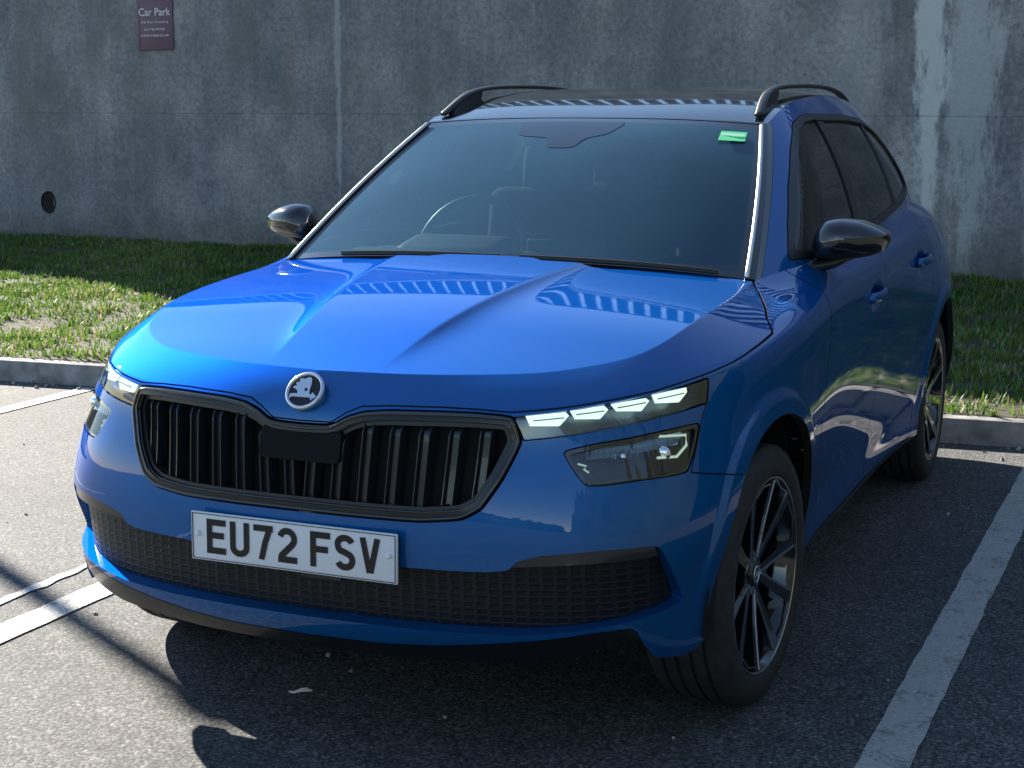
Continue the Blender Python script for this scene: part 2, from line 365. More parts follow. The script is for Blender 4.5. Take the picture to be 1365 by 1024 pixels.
def leaves():
    bm = bmesh.new()
    for i in range(110):
        x = random.uniform(-10, -2.6); y = random.uniform(KY(x)+.2, 7.5)
        z = float(lawn_z(x, y))+.025; s = random.uniform(.008, .026); R = Matrix.Rotation(random.uniform(0, 6.3), 3, 'Z') @ Matrix.Rotation(random.uniform(-.7, .7), 3, 'X')
        vs_ = [bm.verts.new(Vector((x, y, z))+R @ Vector(q)*s) for q in ((-1, 0, 0), (-.3, -.45, .1), (.6, -.35, .05), (1.1, 0, .2), (.5, .4, .05), (-.4, .4, .15))]
        bm.faces.new(vs_)
    return props(bm_obj('fallen_leaves', bm, MT['leaf']), kind='stuff')
leaves()
# small bits on the asphalt along the kerb
def grit():
    bm = bmesh.new()
    for i in range(260):
        x = random.uniform(-6.5, 2.0); y = KY(x)-abs(random.gauss(0, .10))-.01; s = random.uniform(.004, .013)
        if i > 200: x = random.uniform(-3, 1.6); y = random.uniform(-1.5, 2.8); s *= .6
        r = bmesh.ops.create_icosphere(bm, subdivisions=1, radius=s); bmesh.ops.translate(bm, vec=(x, y, s*.4), verts=r['verts'])
        for v in r['verts']: v.co += Vector([random.uniform(-.35, .35)*s for _ in range(3)])
    return props(bm_obj('grit', bm, MT['kerb']), kind='stuff')
grit()
def sun_fleck(x, y, s, lab):  # pale chip whose colour stands for a sunlit spot in the shade
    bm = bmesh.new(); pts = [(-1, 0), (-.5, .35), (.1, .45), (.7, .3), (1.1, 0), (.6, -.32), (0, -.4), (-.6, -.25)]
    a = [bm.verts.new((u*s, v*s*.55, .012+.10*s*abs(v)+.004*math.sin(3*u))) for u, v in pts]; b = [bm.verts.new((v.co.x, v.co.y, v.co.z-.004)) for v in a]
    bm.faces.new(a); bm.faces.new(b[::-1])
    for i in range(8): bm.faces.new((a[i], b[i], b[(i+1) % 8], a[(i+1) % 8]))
    o = bm_obj('leaf_and_sun_fleck', bm, flat('pale_sun_fleck', (.90, .80, .70), .6)); o.location = (x, y, 0); o.rotation_euler = (0, 0, .5)
    return props(o, lab, 'leaf')  # filed as a leaf, stands in for a sunlit spot
sun_fleck(-.22, -.426, .028, 'small pale chip standing in for a sunlit spot on the shaded asphalt before the car')
# --- concrete wall with sloping end on the left
def wall_top(x): return float(np.interp(x, [-40, -12.6, -9.2, 40], [3.35, 3.45, 4.85, 5.15]))
def wall():
    xs = list(np.linspace(-40, 30, 141)); xs = sorted(set(xs+[-12.6, -9.2])); bm = bmesh.new(); th = .35
    fr, bk = [], []
    for x in xs:
        y = WY(x); t = wall_top(x)
        fr.append((bm.verts.new((x, y, -.2)), bm.verts.new((x, y, t-.02)), bm.verts.new((x, y+.02, t)))); bk.append((bm.verts.new((x, y+th, -.2)), bm.verts.new((x, y+th, t))))
    for i in range(len(xs)-1):
        a, b, c, d = fr[i], fr[i+1], bk[i], bk[i+1]
        bm.faces.new((a[0], b[0], b[1], a[1])); bm.faces.new((a[1], b[1], b[2], a[2])); bm.faces.new((a[2], b[2], d[1], c[1])); bm.faces.new((c[1], d[1], d[0], c[0]))
    o = bm_obj('concrete_wall', bm, MT['wall'])
    props(o, 'tall stained grey concrete retaining wall behind the grass', 'wall')
    # weep hole: a short dark pipe mouth with rim
    bm = bmesh.new(); lathe_x(bm, [(-.004, .078), (-.010, .085), (-.012, .092), (0, .096)], 32)
    r = bmesh.ops.create_circle(bm, cap_ends=True, radius=.08, segments=32); bmesh.ops.rotate(bm, verts=r['verts'], matrix=Matrix.Rotation(math.pi/2, 3, 'Y'), cent=(0, 0, 0)); bmesh.ops.translate(bm, vec=(-.003, 0, 0), verts=r['verts'])
    for f in bm.faces: f.material_index = 0
    h = bm_obj('drain_hole', bm, MT['void'], o); h.rotation_euler = (0, 0, math.pi/2); h.location = (-9.07, WY(-9.07), .50); h.scale = (1, 1, 1.2)
    return o
wall()
def railing():
    bm = bmesh.new(); bb = bmesh.new(); dx = .20; x = -12.4
    root = empty('railing', (-9.2, WY(-9.2), wall_top(-9.2)))
    props(root, 'dark steel railing with flat upright bars along the wall top', 'railing')
    off = Vector(root.location)
    xs = np.arange(-12.5, 16, .35)
    for z0, s in ((.98, .03), (.12, .02)):
        sweep(bm, [Vector((x, WY(x)+.17, wall_top(x)+z0))-off for x in xs], [(-.03, -s), (.03, -s), (.03, s), (-.03, s)])
    while x < 15.5:
        for k in range(1):
            y = WY(x)+.17; t = wall_top(x); sweep(bb, [Vector((x, y, t+.13))-off, Vector((x, y, t+.96))-off], [(-.055, -.05), (.055, -.05), (.055, .05), (-.055, .05)], ups=[(0, 1, 0)]*2)
        x += dx
    bm_obj('rail', bm, MT['rail_paint'], root); b = bm_obj('baluster', bb, MT['rail_paint'], root); b['kind'] = 'stuff'
    bp = bmesh.new(); 
railing()
# --- sign
def text_mesh(s, size, name, mat, parent, loc, rot, extrude=.0008, bold=0.0, align='CENTER', sx=1):
    cu = bpy.data.curves.new('t', 'FONT'); cu.body = s; cu.size = size; cu.extrude = extrude; cu.offset = bold; cu.align_x = align; cu.resolution_u = 3
    o = bpy.data.objects.new('t', cu); COL.objects.link(o); dg = bpy.context.evaluated_depsgraph_get(); me = bpy.data.meshes.new_from_object(o.evaluated_get(dg))
    bpy.data.objects.remove(o); bpy.data.curves.remove(cu); me.materials.clear(); me.materials.append(mat); me.name = name
    r = bpy.data.objects.new(name, me); COL.objects.link(r); r.parent = parent; r.location = loc; r.rotation_euler = rot; r.scale = (sx, 1, 1); return r
def sign():
    x0, x1, z0, z1 = -7.845, -7.415, 2.01, 2.495; xc = (x0+x1)/2; zc = (z0+z1)/2; w = x1-x0; h = z1-z0
    bm = bmesh.new(); box(bm, (0, 0, 0), (w, .012, h), bevel=.006)
    o = bm_obj('car_park_sign', bm, MT['sign'], angle=.6); o.location = (xc, WY(xc)-.012, zc); o.rotation_euler = (0, 0, math.atan(-.045))
    props(o, 'small maroon car park sign with pale lettering high on the wall', 'sign')
    bm = bmesh.new()
    for sx in (-1, 1): box(bm, (sx*(w/2-.028), -.0075, 0), (.006, .003, h-.04))
    for sz in (-1, 1): box(bm, (0, -.0078, sz*(h/2-.022)), (w-.05, .003, .005))
    bm_obj('border', bm, MT['sign'], o)
    text_mesh('Car Park', .105, 'lettering', MT['sign_w'], o, (0, -.0085, .085), (math.pi/2, 0, 0), bold=.0012)
    # rows of small print, unreadable in the photograph
    for z, ww in ((.022, .32), (-.045, .24), (-.105, .33)):
        bm = bmesh.new(); x = -ww/2
        while x < ww/2-.01:
            L = random.uniform(.012, .05); e = min(x+L, ww/2); q = x
            while q < e:
                box(bm, (q, -.0085, z+random.uniform(-.002, .004)), (.006, .002, random.choice((.014, .014, .022)))); q += .0105
            x = e+.012
        bm_obj('small_print', bm, MT['sign_w'], o)
sign()
def lamp_post():
    root = empty('street_lamp', (-8.85, 4.30, .1)); props(root, 'slim galvanised lamp post on the grass casting its long shadow towards the car', 'street lamp')
    bm = bmesh.new(); lathe_x(bm, [(0, .09), (.9, .085), (.95, .055), (4.70, .045), (4.72, .0)], 20)
    bmesh.ops.rotate(bm, verts=bm.verts[:], matrix=Matrix.Rotation(-math.pi/2, 3, 'Y'), cent=(0, 0, 0)); bm_obj('pole', bm, MT['galv'], root, smooth=True)
    bm = bmesh.new(); lathe_x(bm, [(4.60, .06), (4.64, .075), (4.72, .07), (4.76, .0001)], 20); bmesh.ops.rotate(bm, verts=bm.verts[:], matrix=Matrix.Rotation(-math.pi/2, 3, 'Y'), cent=(0, 0, 0)); bm_obj('lamp_head', bm, MT['galv'], root)
lamp_post()
def mirrored_mass(name, pts, h, seed):
    """added dark bank standing outside the picture for the hedge and trees mirrored in the paint"""
    r = np.random.default_rng(seed); n = len(pts); V = []; m_ = 14
    P = np.array(pts, float)
    for i in range(n):
        a = P[max(i-1, 0)]; b = P[min(i+1, n-1)]; t = b-a; t /= np.linalg.norm(t); nn = np.array([-t[1], t[0]])
        for j in range(m_):
            q = j/(m_-1); V.append([*(P[i]+nn*q*4), h*math.sin(min(q*1.5, 1)*math.pi/2)*(1+.18*r.normal()*(q > .05))*(q > 0)])
    I = np.arange(n*m_).reshape(n, m_); F = np.c_[I[:-1, :-1].ravel(), I[1:, :-1].ravel(), I[1:, 1:].ravel(), I[:-1, 1:].ravel()]
    return props(mesh_np(name, V, F, MT['mirrored_mass'], smooth=True), kind='structure')
mirrored_mass('reflection_mass', [(9.5, y) for y in np.linspace(-18, 11, 40)][::-1], 6.5, 1)  # unseen mass added to darken the reflections in the car
mirrored_mass('reflection_mass', [(x, -24) for x in np.linspace(-30, 12, 60)][::-1], 1.9, 2)
def nspl(t,Y,tq):
    """natural cubic spline through (t,Y), Y (n,k...)"""
    t=np.asarray(t,float); Y=np.asarray(Y,float); n=len(t); h=np.diff(t)
    A=np.zeros((n,n)); B=np.zeros(Y.shape); A[0,0]=A[-1,-1]=1
    for i in range(1,n-1):
        A[i,i-1]=h[i-1]; A[i,i]=2*(h[i-1]+h[i]); A[i,i+1]=h[i]
        B[i]=6*((Y[i+1]-Y[i])/h[i]-(Y[i]-Y[i-1])/h[i-1])
    M=np.linalg.solve(A,B.reshape(n,-1)).reshape(Y.shape)
    tq=np.asarray(tq,float); k=np.clip(np.searchsorted(t,tq)-1,0,n-2)
    sh=(-1,)+(1,)*(Y.ndim-1)
    a=((t[k+1]-tq)/h[k]).reshape(sh); b=((tq-t[k])/h[k]).reshape(sh); hh=h[k].reshape(sh)
    return a*Y[k]+b*Y[k+1]+((a**3-a)*M[k]+(b**3-b)*M[k+1])*hh*hh/6
# reference plan (x,y) at bumper height, front centre -> side -> rear centre
PLAN=[(0,-.800),(.2,-.793),(.4,-.768),(.55,-.728),(.68,-.664),(.765,-.580),(.822,-.470),(.862,-.320),(.884,-.150),(.8955,.05),
 (.8945,.375),(.891,.62),(.889,.95),(.889,1.5),(.891,2.1),(.8965,2.65),(.878,3.0),(.80,3.27),(.5,3.38),(0,3.42)]
NC=len(PLAN)
#        0     1     2     3     4     5     6     7     8     9     10    11    12    13    14    15    16    17    18   19
ROWS=[
 ([.19]*20,
  [.10, .10, .10, .095, .09, .08, .07, .06, .05, .05, .09, .12, .12, .12, .10, .05, .08, .10, .12, .12]),
 ([.252]*10+[.24]*5+[.25]*5,
  [.060,.060,.060,.055,.050,.040,.030,.025,.020,.020,.045,.060,.062,.062,.045,.020,.030,.040,.05,.05]),
 ([.345]*20,
  [.014,.014,.014,.014,.014,.014,.015,.015,.014,.012,.030,.048,.050,.050,.030,.010,.012,.015,.02,.02]),
 ([.43]*20,
  [.004,.004,.004,.004,.004,.005,.008,.010,.010,.008,.022,.040,.044,.042,.022,.004,.004,.004,.0,.0]),
 ([.55]*20,
  [.0,.0,.0,-.001,-.003,-.004,-.003,.0,.002,.002,.010,.020,.024,.022,.010,.0,.0,.0,.0,.0]),
 ([.68]*20,
  [.018,.018,.020,.024,.026,.027,.025,.017,.008,.001,.002,.005,.007,.006,.002,.0,.004,.01,.02,.02]),
 ([.77,.77,.77,.77,.775,.778,.782,.785,.79,.79,.80,.80,.80,.80,.80,.80,.80,.80,.80,.80],
  [.036,.037,.044,.052,.058,.062,.058,.044,.026,.013,.003,.001,.0,.0,.001,.006,.015,.025,.035,.035]),
 ([.815,.817,.822,.83,.842,.855,.868,.88,.893,.912,.940,.945,.947,.955,.97,.985,.97,.95,.93,.93],
  [.050,.052,.058,.070,.090,.106,.102,.080,.052,.034,.014,.008,.006,.008,.020,.046,.060,.06,.05,.04]),
]
CREASE=[(0,-.685),(.2,-.666),(.37,-.622),(.49,-.568),(.58,-.492),(.644,-.415),(.685,-.32),(.706,-.19),(.715,-.03),(.718,.17),(.716,.375)]
BELT=[(.785,.62,1.032),(.812,.95,1.036),(.810,1.5,1.052),(.790,2.1,1.078),(.748,2.62,1.100),(.695,2.97,1.10),(.62,3.15,1.09),(.42,3.26,1.08),(0,3.31,1.07)]
ROOFE=[(.568,1.045,1.412),(.572,1.22,1.460),(.572,1.45,1.489),(.571,1.8,1.502),(.562,2.2,1.490),(.540,2.6,1.442),(.51,2.93,1.37),(.48,3.08,1.31),(.3,3.14,1.33),(0,3.16,1.34)]
ZC=([-.80,-.685,-.58,-.45,-.30,-.10,.10,.27,.42],[.850,.882,.912,.946,.980,1.013,1.037,1.052,1.062])
ZA=([-.8,-.6,-.45,-.3,-.1,.15,.42],[.085,.095,.090,.075,.075,.088,.085])
SPX=([-.8,-.68,-.45,-.2,.06,.27,.45],[.120,.138,.17,.21,.25,.28,.30])
def sstep(a,b,x):
    t=np.clip((x-a)/(b-a),0,1); return t*t*(3-2*t)
def ztop(x,y):
    x=np.abs(x); z=nspl(*[np.array(v) for v in ZC],y)-nspl(*[np.array(v) for v in ZA],y)*x*x
    xc=np.interp(y,*SPX); h=.014*sstep(-.68,-.38,y)
    w=.0018; d=x-xc; sp=w*np.logaddexp(0,d/w)      # soft ramp after the crease
    return z+h*(np.exp(-sp/.028))-h*.35
def hoodedge(xf,pc,pe):
    """transverse curve from centre point pc to edge point pe"""
    xf=np.asarray(xf)[...,None]
    return pc+(pe-pc)*np.concatenate([xf,np.abs(xf)**2.2,np.abs(xf)**2.2],-1)
def build(nu1=230,nu2=230,nv=110,nt=80):
    plan=np.array(PLAN); d=np.gradient(plan,axis=0); d[0]=(1,0); d[-1]=(-1,0)
    nrm=np.stack([d[:,1],-d[:,0]],1); nrm/=np.linalg.norm(nrm,axis=1)[:,None]
    t=np.r_[0,np.cumsum(np.linalg.norm(np.diff(plan,axis=0),axis=1))]
    G=[]
    for z,off in ROWS:
        off=np.array(off); G.append(np.c_[plan-nrm*off[:,None],z])
    c=np.array(CREASE); top=np.r_[np.c_[c,ztop(c[:,0],c[:,1])],np.array(BELT)]
    r7=G[-1]; mid=(r7+top)/2
    n3=np.c_[nrm,np.full(NC,.9)]; n3/=np.linalg.norm(n3,axis=1)[:,None]
    b=np.r_[[.0]*2,[.0]*4,[.001]*4,[.006],[.014]*9][:,None]
    G.append(mid+n3*b); G.append(top)
    G=np.array(G)          # rows x cols x3
    G[:,0,0]=0; G[:,-1,0]=0
    u=np.r_[np.linspace(0,t[10],nu1,endpoint=False),np.linspace(t[10],t[-1],nu2)]
    Gu=np.stack([nspl(t,g,u) for g in G])
    # last row exactly on crease surface for hood part
    k=u<=t[10]
    Gu[-1][k,2]=ztop(Gu[-1][k,0],Gu[-1][k,1])
    vt=np.array([0,.065,.16,.25,.37,.50,.59,.66,.72,.79]); vt=vt/vt[-1]
    vq=np.linspace(0,1,nv)
    Bl=nspl(vt,Gu,vq)      # nv x nu x 3
    r7d=nspl(vt,Gu,vt[7:8])[0]; r9d=Gu[-1]; wf=1-sstep(t[9],t[10],u)
    for i,v in enumerate(vq):
        if v>vt[7]:
            f=(v-vt[7])/(1-vt[7]); Lp=r7d+(r9d-r7d)*f; Lp=Lp+np.array([0,0,.0025])*np.sin(np.pi*f); Bl[i]=Bl[i]*(1-wf)[:,None]+Lp*wf[:,None]
    Bl[:,0,0]=0; Bl[:,-1,0]=0
    iA=int(np.argmin(abs(u-t[10])))
    # hood top fan
    cr=Bl[-1,:iA+1]; s=np.linspace(0,1,iA+1)
    yc=-.64+(.27+.64)*s**1.1
    tt=np.linspace(0,1,nt)**1.15
    T=np.zeros((nt,iA+1,3))
    for j in range(iA+1):
        xf=1-tt; e=cr[j]; p=hoodedge(xf,np.array([0,yc[j],0]),np.array([e[0],e[1],0]))
        lin=np.c_[e[0]*xf,yc[j]+(e[1]-yc[j])*xf]
        w=sstep(.6,1,s[j]); xy=p[:,:2]*w+lin*(1-w)
        T[:,j,:2]=xy; T[:,j,2]=ztop(xy[:,0],xy[:,1])
    T[0]=cr
    # greenhouse side
    tb=t[10:]; top=nspl(tb,np.array(ROOFE),u[iA:]); top[-1,0]=0
    bot=Bl[-1,iA:]; ng=60; vv=np.linspace(0,1,ng)
    S=np.zeros((ng,len(bot),3))
    bul=np.interp(u[iA:],[t[10],t[11],t[16],t[17],t[18],t[19]],[.012,.028,.026,.022,.0,.0])
    for i,v in enumerate(vv):
        S[i]=bot+(top-bot)*v
        ny=np.zeros_like(bot); 
        out=np.stack([np.sign(bot[:,0]+1e-9),0*bot[:,0],.55+0*bot[:,0]],1); out/=np.linalg.norm(out,axis=1)[:,None]
        S[i]+=out*(bul*np.sin(np.pi*v)**.9 if 0<v<1 else bul*0)[:,None]
    S[0]=bot
    # windscreen + roof
    ed=np.r_[S[:,0],top[1:]]        # edge polyline
    # centre line as function of edge index
    cpts_t=[0,1]
    L=np.r_[0,np.cumsum(np.linalg.norm(np.diff(ed,axis=0),axis=1))]
    La=L[ng-1]
    kt=[0,La*.5,La, La+.17,La+.40,La+.75,La+1.15,La+1.55,La+1.9, L[-1]]
    # stations end near rear; last edge points wrap to centre
    kc=[(.27,1.048),(.648,1.258),(1.03,1.430),(1.20,1.477),(1.42,1.513),(1.78,1.529),(2.18,1.527),(2.58,1.505),(2.9,1.455),(3.18,1.34)]
    cl=nspl(kt,np.array(kc),L)
    ncx=70; xf=np.linspace(0,1,ncx)
    Wd=np.zeros((len(ed),ncx,3))
    for i in range(len(ed)):
        xx=xf; e=ed[i]; yy=cl[i,0]+(e[1]-cl[i,0])*xx**2.2; pz=2.6+1.4*min(1,max(0,(i-ng)/30)); zz=cl[i,1]+(e[2]-cl[i,1])*xx**pz
        Wd[i]=np.stack([e[0]*xx,yy,zz],1)
    return dict(belt=Bl,hood=T,side=S,top=Wd,iA=iA,ng=ng)
def gridtri(P,flip=False):
    m,n=P.shape[:2]; I=np.arange(m*n).reshape(m,n)
    a,b,c,d=I[:-1,:-1].ravel(),I[:-1,1:].ravel(),I[1:,1:].ravel(),I[1:,:-1].ravel()
    F=np.r_[np.c_[a,b,c],np.c_[a,c,d]]
    if flip: F=F[:,::-1]
    return P.reshape(-1,3),F
def weld(V,F,tol=1e-5):
    k=np.round(V/tol).astype(np.int64); _,i,inv=np.unique(k,axis=0,return_index=True,return_inverse=True)
    inv=inv.ravel(); F=inv[F]; ok=(F[:,0]!=F[:,1])&(F[:,1]!=F[:,2])&(F[:,2]!=F[:,0])
    return V[i],F[ok]
def join(*ms):
    V=[];F=[];o=0
    for v,f in ms: V.append(v);F.append(f+o);o+=len(v)
    return np.concatenate(V),np.concatenate(F)
def mirror(V,F):
    return join((V,F),(V*[-1,1,1],F[:,::-1]))
def vnorm(V,F):
    n=np.cross(V[F[:,1]]-V[F[:,0]],V[F[:,2]]-V[F[:,0]]); N=np.zeros_like(V)
    for k in range(3): np.add.at(N,F[:,k],n)
    l=np.linalg.norm(N,axis=1); l[l==0]=1; return N/l[:,None]
def smooth(V,F,it,mask=None):
    E=np.unique(np.sort(np.r_[F[:,[0,1]],F[:,[1,2]],F[:,[2,0]]],1),axis=0,return_counts=False)
    Ea=np.sort(np.r_[F[:,[0,1]],F[:,[1,2]],F[:,[2,0]]],1); _,cnt=np.unique(Ea,axis=0,return_counts=True)
    fixed=np.zeros(len(V),bool); fixed[E[cnt==1].ravel()]=True
    if mask is not None: fixed|=~mask
    V=V.copy()
    for _ in range(it):
        for lam in(.5,):
            S=np.zeros_like(V); C=np.zeros(len(V))
            np.add.at(S,E[:,0],V[E[:,1]]);np.add.at(S,E[:,1],V[E[:,0]]);np.add.at(C,E.ravel(),1)
            D=S/C[:,None]-V; D[fixed]=0; V=V+lam*D
    return V
# ================================================================== CAR
car = empty('parked_car', (0, 0, 0))
props(car, 'metallic blue compact crossover car with black grille, black roof and UK number plate', 'car')
_pl = np.array(PLAN); _pt = np.r_[0, np.cumsum(np.linalg.norm(np.diff(_pl, axis=0), axis=1))]
_pd = nspl(_pt, _pl, np.linspace(0, _pt[-1], 700)); _ps = np.linspace(0, _pt[-1], 700)
def s_of(x, y):
    x = np.abs(np.atleast_1d(x)); y = np.atleast_1d(y); out = np.zeros(len(x))
    for i in range(0, len(x), 20000):
        a = x[i:i+20000, None]; b = y[i:i+20000, None]; d = (a-_pd[None, :, 0])**2+(b-_pd[None, :, 1])**2
        k = np.clip(d.argmin(1), 1, 698)
        # parabolic refinement
        r = np.arange(len(k)); d0, d1, d2 = d[r, k-1], d[r, k], d[r, k+1]; q = .5*(d0-d2)/(d0-2*d1+d2+1e-12)
        out[i:i+20000] = _ps[k]+np.clip(q, -1, 1)*(_ps[1]-_ps[0])
    return out
def sz(pts):
    """3-D points -> (s,z) in the unrolled skin of the car"""
    p = np.array(pts, float); s = s_of(p[:, 0], p[:, 1]); s[np.abs(p[:, 0]) < .004] = -.3; return np.c_[s, p[:, 2]]
def psdf(P, poly, rnd=0.):
    poly = np.asarray(poly, float); d = np.full(len(P), 1e9); ins = np.zeros(len(P), bool); n = len(poly)
    for i in range(n):
        a, b = poly[i], poly[(i+1) % n]; e = b-a; w = P-a; t = np.clip((w@e)/(e@e+1e-12), 0, 1)
        d = np.minimum(d, ((w-t[:, None]*e)**2).sum(1)); c = (a[1] > P[:, 1]) != (b[1] > P[:, 1])
        with np.errstate(divide='ignore', invalid='ignore'): xi = a[0]+(P[:, 1]-a[1])*(b[0]-a[0])/(b[1]-a[1])
        ins ^= c & (P[:, 0] < xi)
    d = np.sqrt(d); return np.where(ins, -d, d)
def roundpoly(poly, it=2, q=.12):
    p = np.asarray(poly, float)
    for _ in range(it):
        a = p; b = np.roll(p, -1, 0); p = np.stack([a*(1-q)+b*q, a*q+b*(1-q)], 1).reshape(-1, 2); q = .25
    return p
def cut(A, T, f):
    """split triangles along f=0 -> (A,T) with f<0, (A,T) with f>0"""
    f = np.where(np.abs(f) < 2e-4, np.where(f < 0, -2e-4, 2e-4), f); ins = f < 0; c = ins[T].sum(1)
    neg = [T[c == 3]]; pos = [T[c == 0]]; M = T[(c == 1) | (c == 2)]
    if len(M):
        cm = ins[M].sum(1); odd = np.where((cm == 1)[:, None], ins[M], ~ins[M]); k = odd.argmax(1); r = np.arange(len(M))
        a, b, cc = M[r, k], M[r, (k+1) % 3], M[r, (k+2) % 3]
        E = np.concatenate([np.c_[a, b], np.c_[a, cc]]); Es = np.sort(E, 1); U, inv = np.unique(Es, axis=0, return_inverse=True); inv = inv.ravel()
        t = f[U[:, 0]]/(f[U[:, 0]]-f[U[:, 1]]); NA = A[U[:, 0]]*(1-t)[:, None]+A[U[:, 1]]*t[:, None]
        base = len(A); A = np.concatenate([A, NA]); ab = base+inv[:len(M)]; ac = base+inv[len(M):]
        one = cm == 1; tip = np.c_[a, ab, ac]; q1 = np.c_[ab, b, cc]; q2 = np.c_[ab, cc, ac]
        neg += [tip[one], q1[~one], q2[~one]]; pos += [tip[~one], q1[one], q2[one]]
    def comp(TT):
        TT = np.concatenate(TT); 
        if not len(TT): return A[:0], TT
        u, inv = np.unique(TT, return_inverse=True); return A[u], inv.reshape(-1, 3)
    return comp(neg), comp(pos)
def carve(P, fn, gap=.0018):
    """piece inside (f<-gap), remainder (f>gap)"""
    A, T = P; f = fn(A); ins = cut(A, T, f+gap)[0]; out = cut(A, T, f-gap)[1]; return ins, out
def bedges(T):
    E = np.concatenate([T[:, [0, 1]], T[:, [1, 2]], T[:, [2, 0]]]); k = np.sort(E, 1); u, inv, cnt = np.unique(k, axis=0, return_inverse=True, return_counts=True)
    return E[cnt[inv.ravel()] == 1]
def piece(name, P, mat, parent, depth=.018, push=0., keep=None, rim_mat=None, thick_dir=None):
    """skin piece with edges turned inwards by `depth`; push moves it along its normals"""
    A, T = P
    if not len(T): print('EMPTY', name); return None
    V = A[:, :3]+A[:, 3:6]*push; Nn = A[:, 3:6]/np.linalg.norm(A[:, 3:6], axis=1)[:, None]
    mats = [mat]+([rim_mat] if rim_mat else []); fm = np.zeros(len(T), int)
    if depth:
        B = bedges(T); n = len(V); u, inv = np.unique(B, return_inverse=True); inv = inv.reshape(-1, 2); k = len(u)
        V1 = V[u]; V2 = V[u]-Nn[u]*depth; a, b = inv[:, 0], inv[:, 1]
        FT = np.concatenate([np.c_[a, a+k, b], np.c_[b, a+k, b+k]])[:, ::-1]; FV = np.concatenate([V1, V2])
        FN = vnorm(FV, FT)
        V = np.concatenate([V, FV]); Nn = np.concatenate([Nn, FN]); T = np.concatenate([T, FT+n]); fm = np.r_[fm, np.full(len(FT), 1 if rim_mat else 0)]
    return mesh_np(name, V, T, mats, parent, normals=Nn, fm=fm if rim_mat else None)
def joinP(*Ps):
    A = []; T = []; o = 0
    for a, t in Ps: A.append(a); T.append(t+o); o += len(a)
    return np.concatenate(A), np.concatenate(T)
def side_split(P):
    """-> (left side x>0, right side x<0) by connected half"""
    A, T = P; x = A[T].mean(1)[:, 0]; out = []
    for m_ in (x > 0, x <= 0):
        u, inv = np.unique(T[m_], return_inverse=True); out.append((A[u], inv.reshape(-1, 3)))
    return out
g = build(nu1=330, nu2=260, nv=150, nt=160)
ARC = (-.02, .345, .385); ARR = (2.651, .345, .385)
def prep_bt():
    V, F = join(gridtri(g['belt']), gridtri(g['hood'])); V, F = weld(V, F)
    # flares, dents
    side = V[:, 0] > .5
    for cy, cz, R in (ARC, ARR):
        r = np.hypot(V[:, 1]-cy, V[:, 2]-cz); k = side & (V[:, 2] < .9)
        V[k, 0] += (.009*(1-sstep(.425, .447, r))*sstep(.30, .46, V[:, 2]))[k]
    for cy, cz in ((1.20, .888), (2.10, .918)):
        e = ((V[:, 1]-cy)/.085)**2+((V[:, 2]-cz)/.030)**2; k = side & (e < 1.3); V[k, 0] -= (.020*(1-sstep(.25, 1.25, e)))[k]
    V, F = mirror(V, F); V, F = weld(V, F)
    V = smooth(V, F, 1); return V, F
V, F = prep_bt(); Nv = vnorm(V, F)
if Nv[np.argmin(V[:, 1])][1] > 0: F = F[:, ::-1]; Nv = -Nv
sv = s_of(V[:, 0], V[:, 1]); A0 = np.c_[V, Nv, sv]
front = lambda A: np.c_[A[:, 6], A[:, 2]]
# --- outlines traced on the skin (x,y,z)
HOODE = [(0, -0.763, 0.776), (0.0725, -0.7602, 0.7828), (0.1076, -0.7525, 0.8058), (0.1389, -0.7419, 0.8196), (0.2037, -0.7329, 0.8246), (0.3211, -0.7164, 0.8273), (0.4028, -0.7028, 0.8262), (0.4713, -0.6887, 0.8225), (0.5531, -0.6496, 0.83), (0.6323, -0.5891, 0.8402), (0.7131, -0.4778, 0.8507), (0.7876, -0.3117, 0.8702), (0.8167, -0.2169, 0.8822), (0.8361, -0.1041, 0.8992), (0.8461, 0.0487, 0.9194), (0.862, 0.12, 0.946)]
HL = [(0.4764, -0.6924, 0.8122), (0.5553, -0.6549, 0.8214), (0.6345, -0.5948, 0.8332), (0.7151, -0.4834, 0.8435), (0.791, -0.3166, 0.8609), (0.7993, -0.3471, 0.8101), (0.7253, -0.5122, 0.7979), (0.6426, -0.6155, 0.7856), (0.5603, -0.6666, 0.7722), (0.4991, -0.6928, 0.7656)]
FOG = [(0.5763, -0.668, 0.7431), (0.6459, -0.6238, 0.7582), (0.7309, -0.5276, 0.7682), (0.7967, -0.3884, 0.773), (0.7985, -0.4257, 0.7261), (0.7957, -0.4697, 0.6777), (0.7204, -0.5931, 0.6788), (0.6296, -0.6684, 0.6719)]
GRO = [(0, -.764, .7715), (.073, -.762, .776), (.112, -.754, .7985), (.15, -.747, .8105), (.207, -.739, .8165), (.325, -.725, .8195), (.40, -.709, .8195), (.476, -.694, .815), (.498, -.698, .762), (.467, -.73, .684), (.430, -.756, .622), (.388, -.767, .598), (.298, -.781, .588), (.159, -.791, .587), (0, -.794, .588)]
INT = [(0, -0.785, 0.48), (0.4285, -0.761, 0.4852), (0.4867, -0.7474, 0.4916), (0.507, -0.7426, 0.514), (0.5525, -0.7286, 0.527), (0.6676, -0.6762, 0.5378), (0.7671, -0.5847, 0.5385), (0.7872, -0.5431, 0.4665), (0.7996, -0.4961, 0.3955), (0.7424, -0.5933, 0.3779), (0.6646, -0.6621, 0.3651), (0.5174, -0.7249, 0.3481), (0.355, -0.757, 0.345), (0.217, -0.771, 0.345), (0, -0.785, 0.345)]
LIP = [(0, -.769, .292), (.20, -.765, .296), (.317, -.756, .305), (.42, -.743, .318), (.569, -.706, .338), (.65, -.669, .352), (.716, -.618, .356), (.724, -.60, .345), (.742, -.567, .285), (.76, -.54, .15), (0, -.7, .15)]
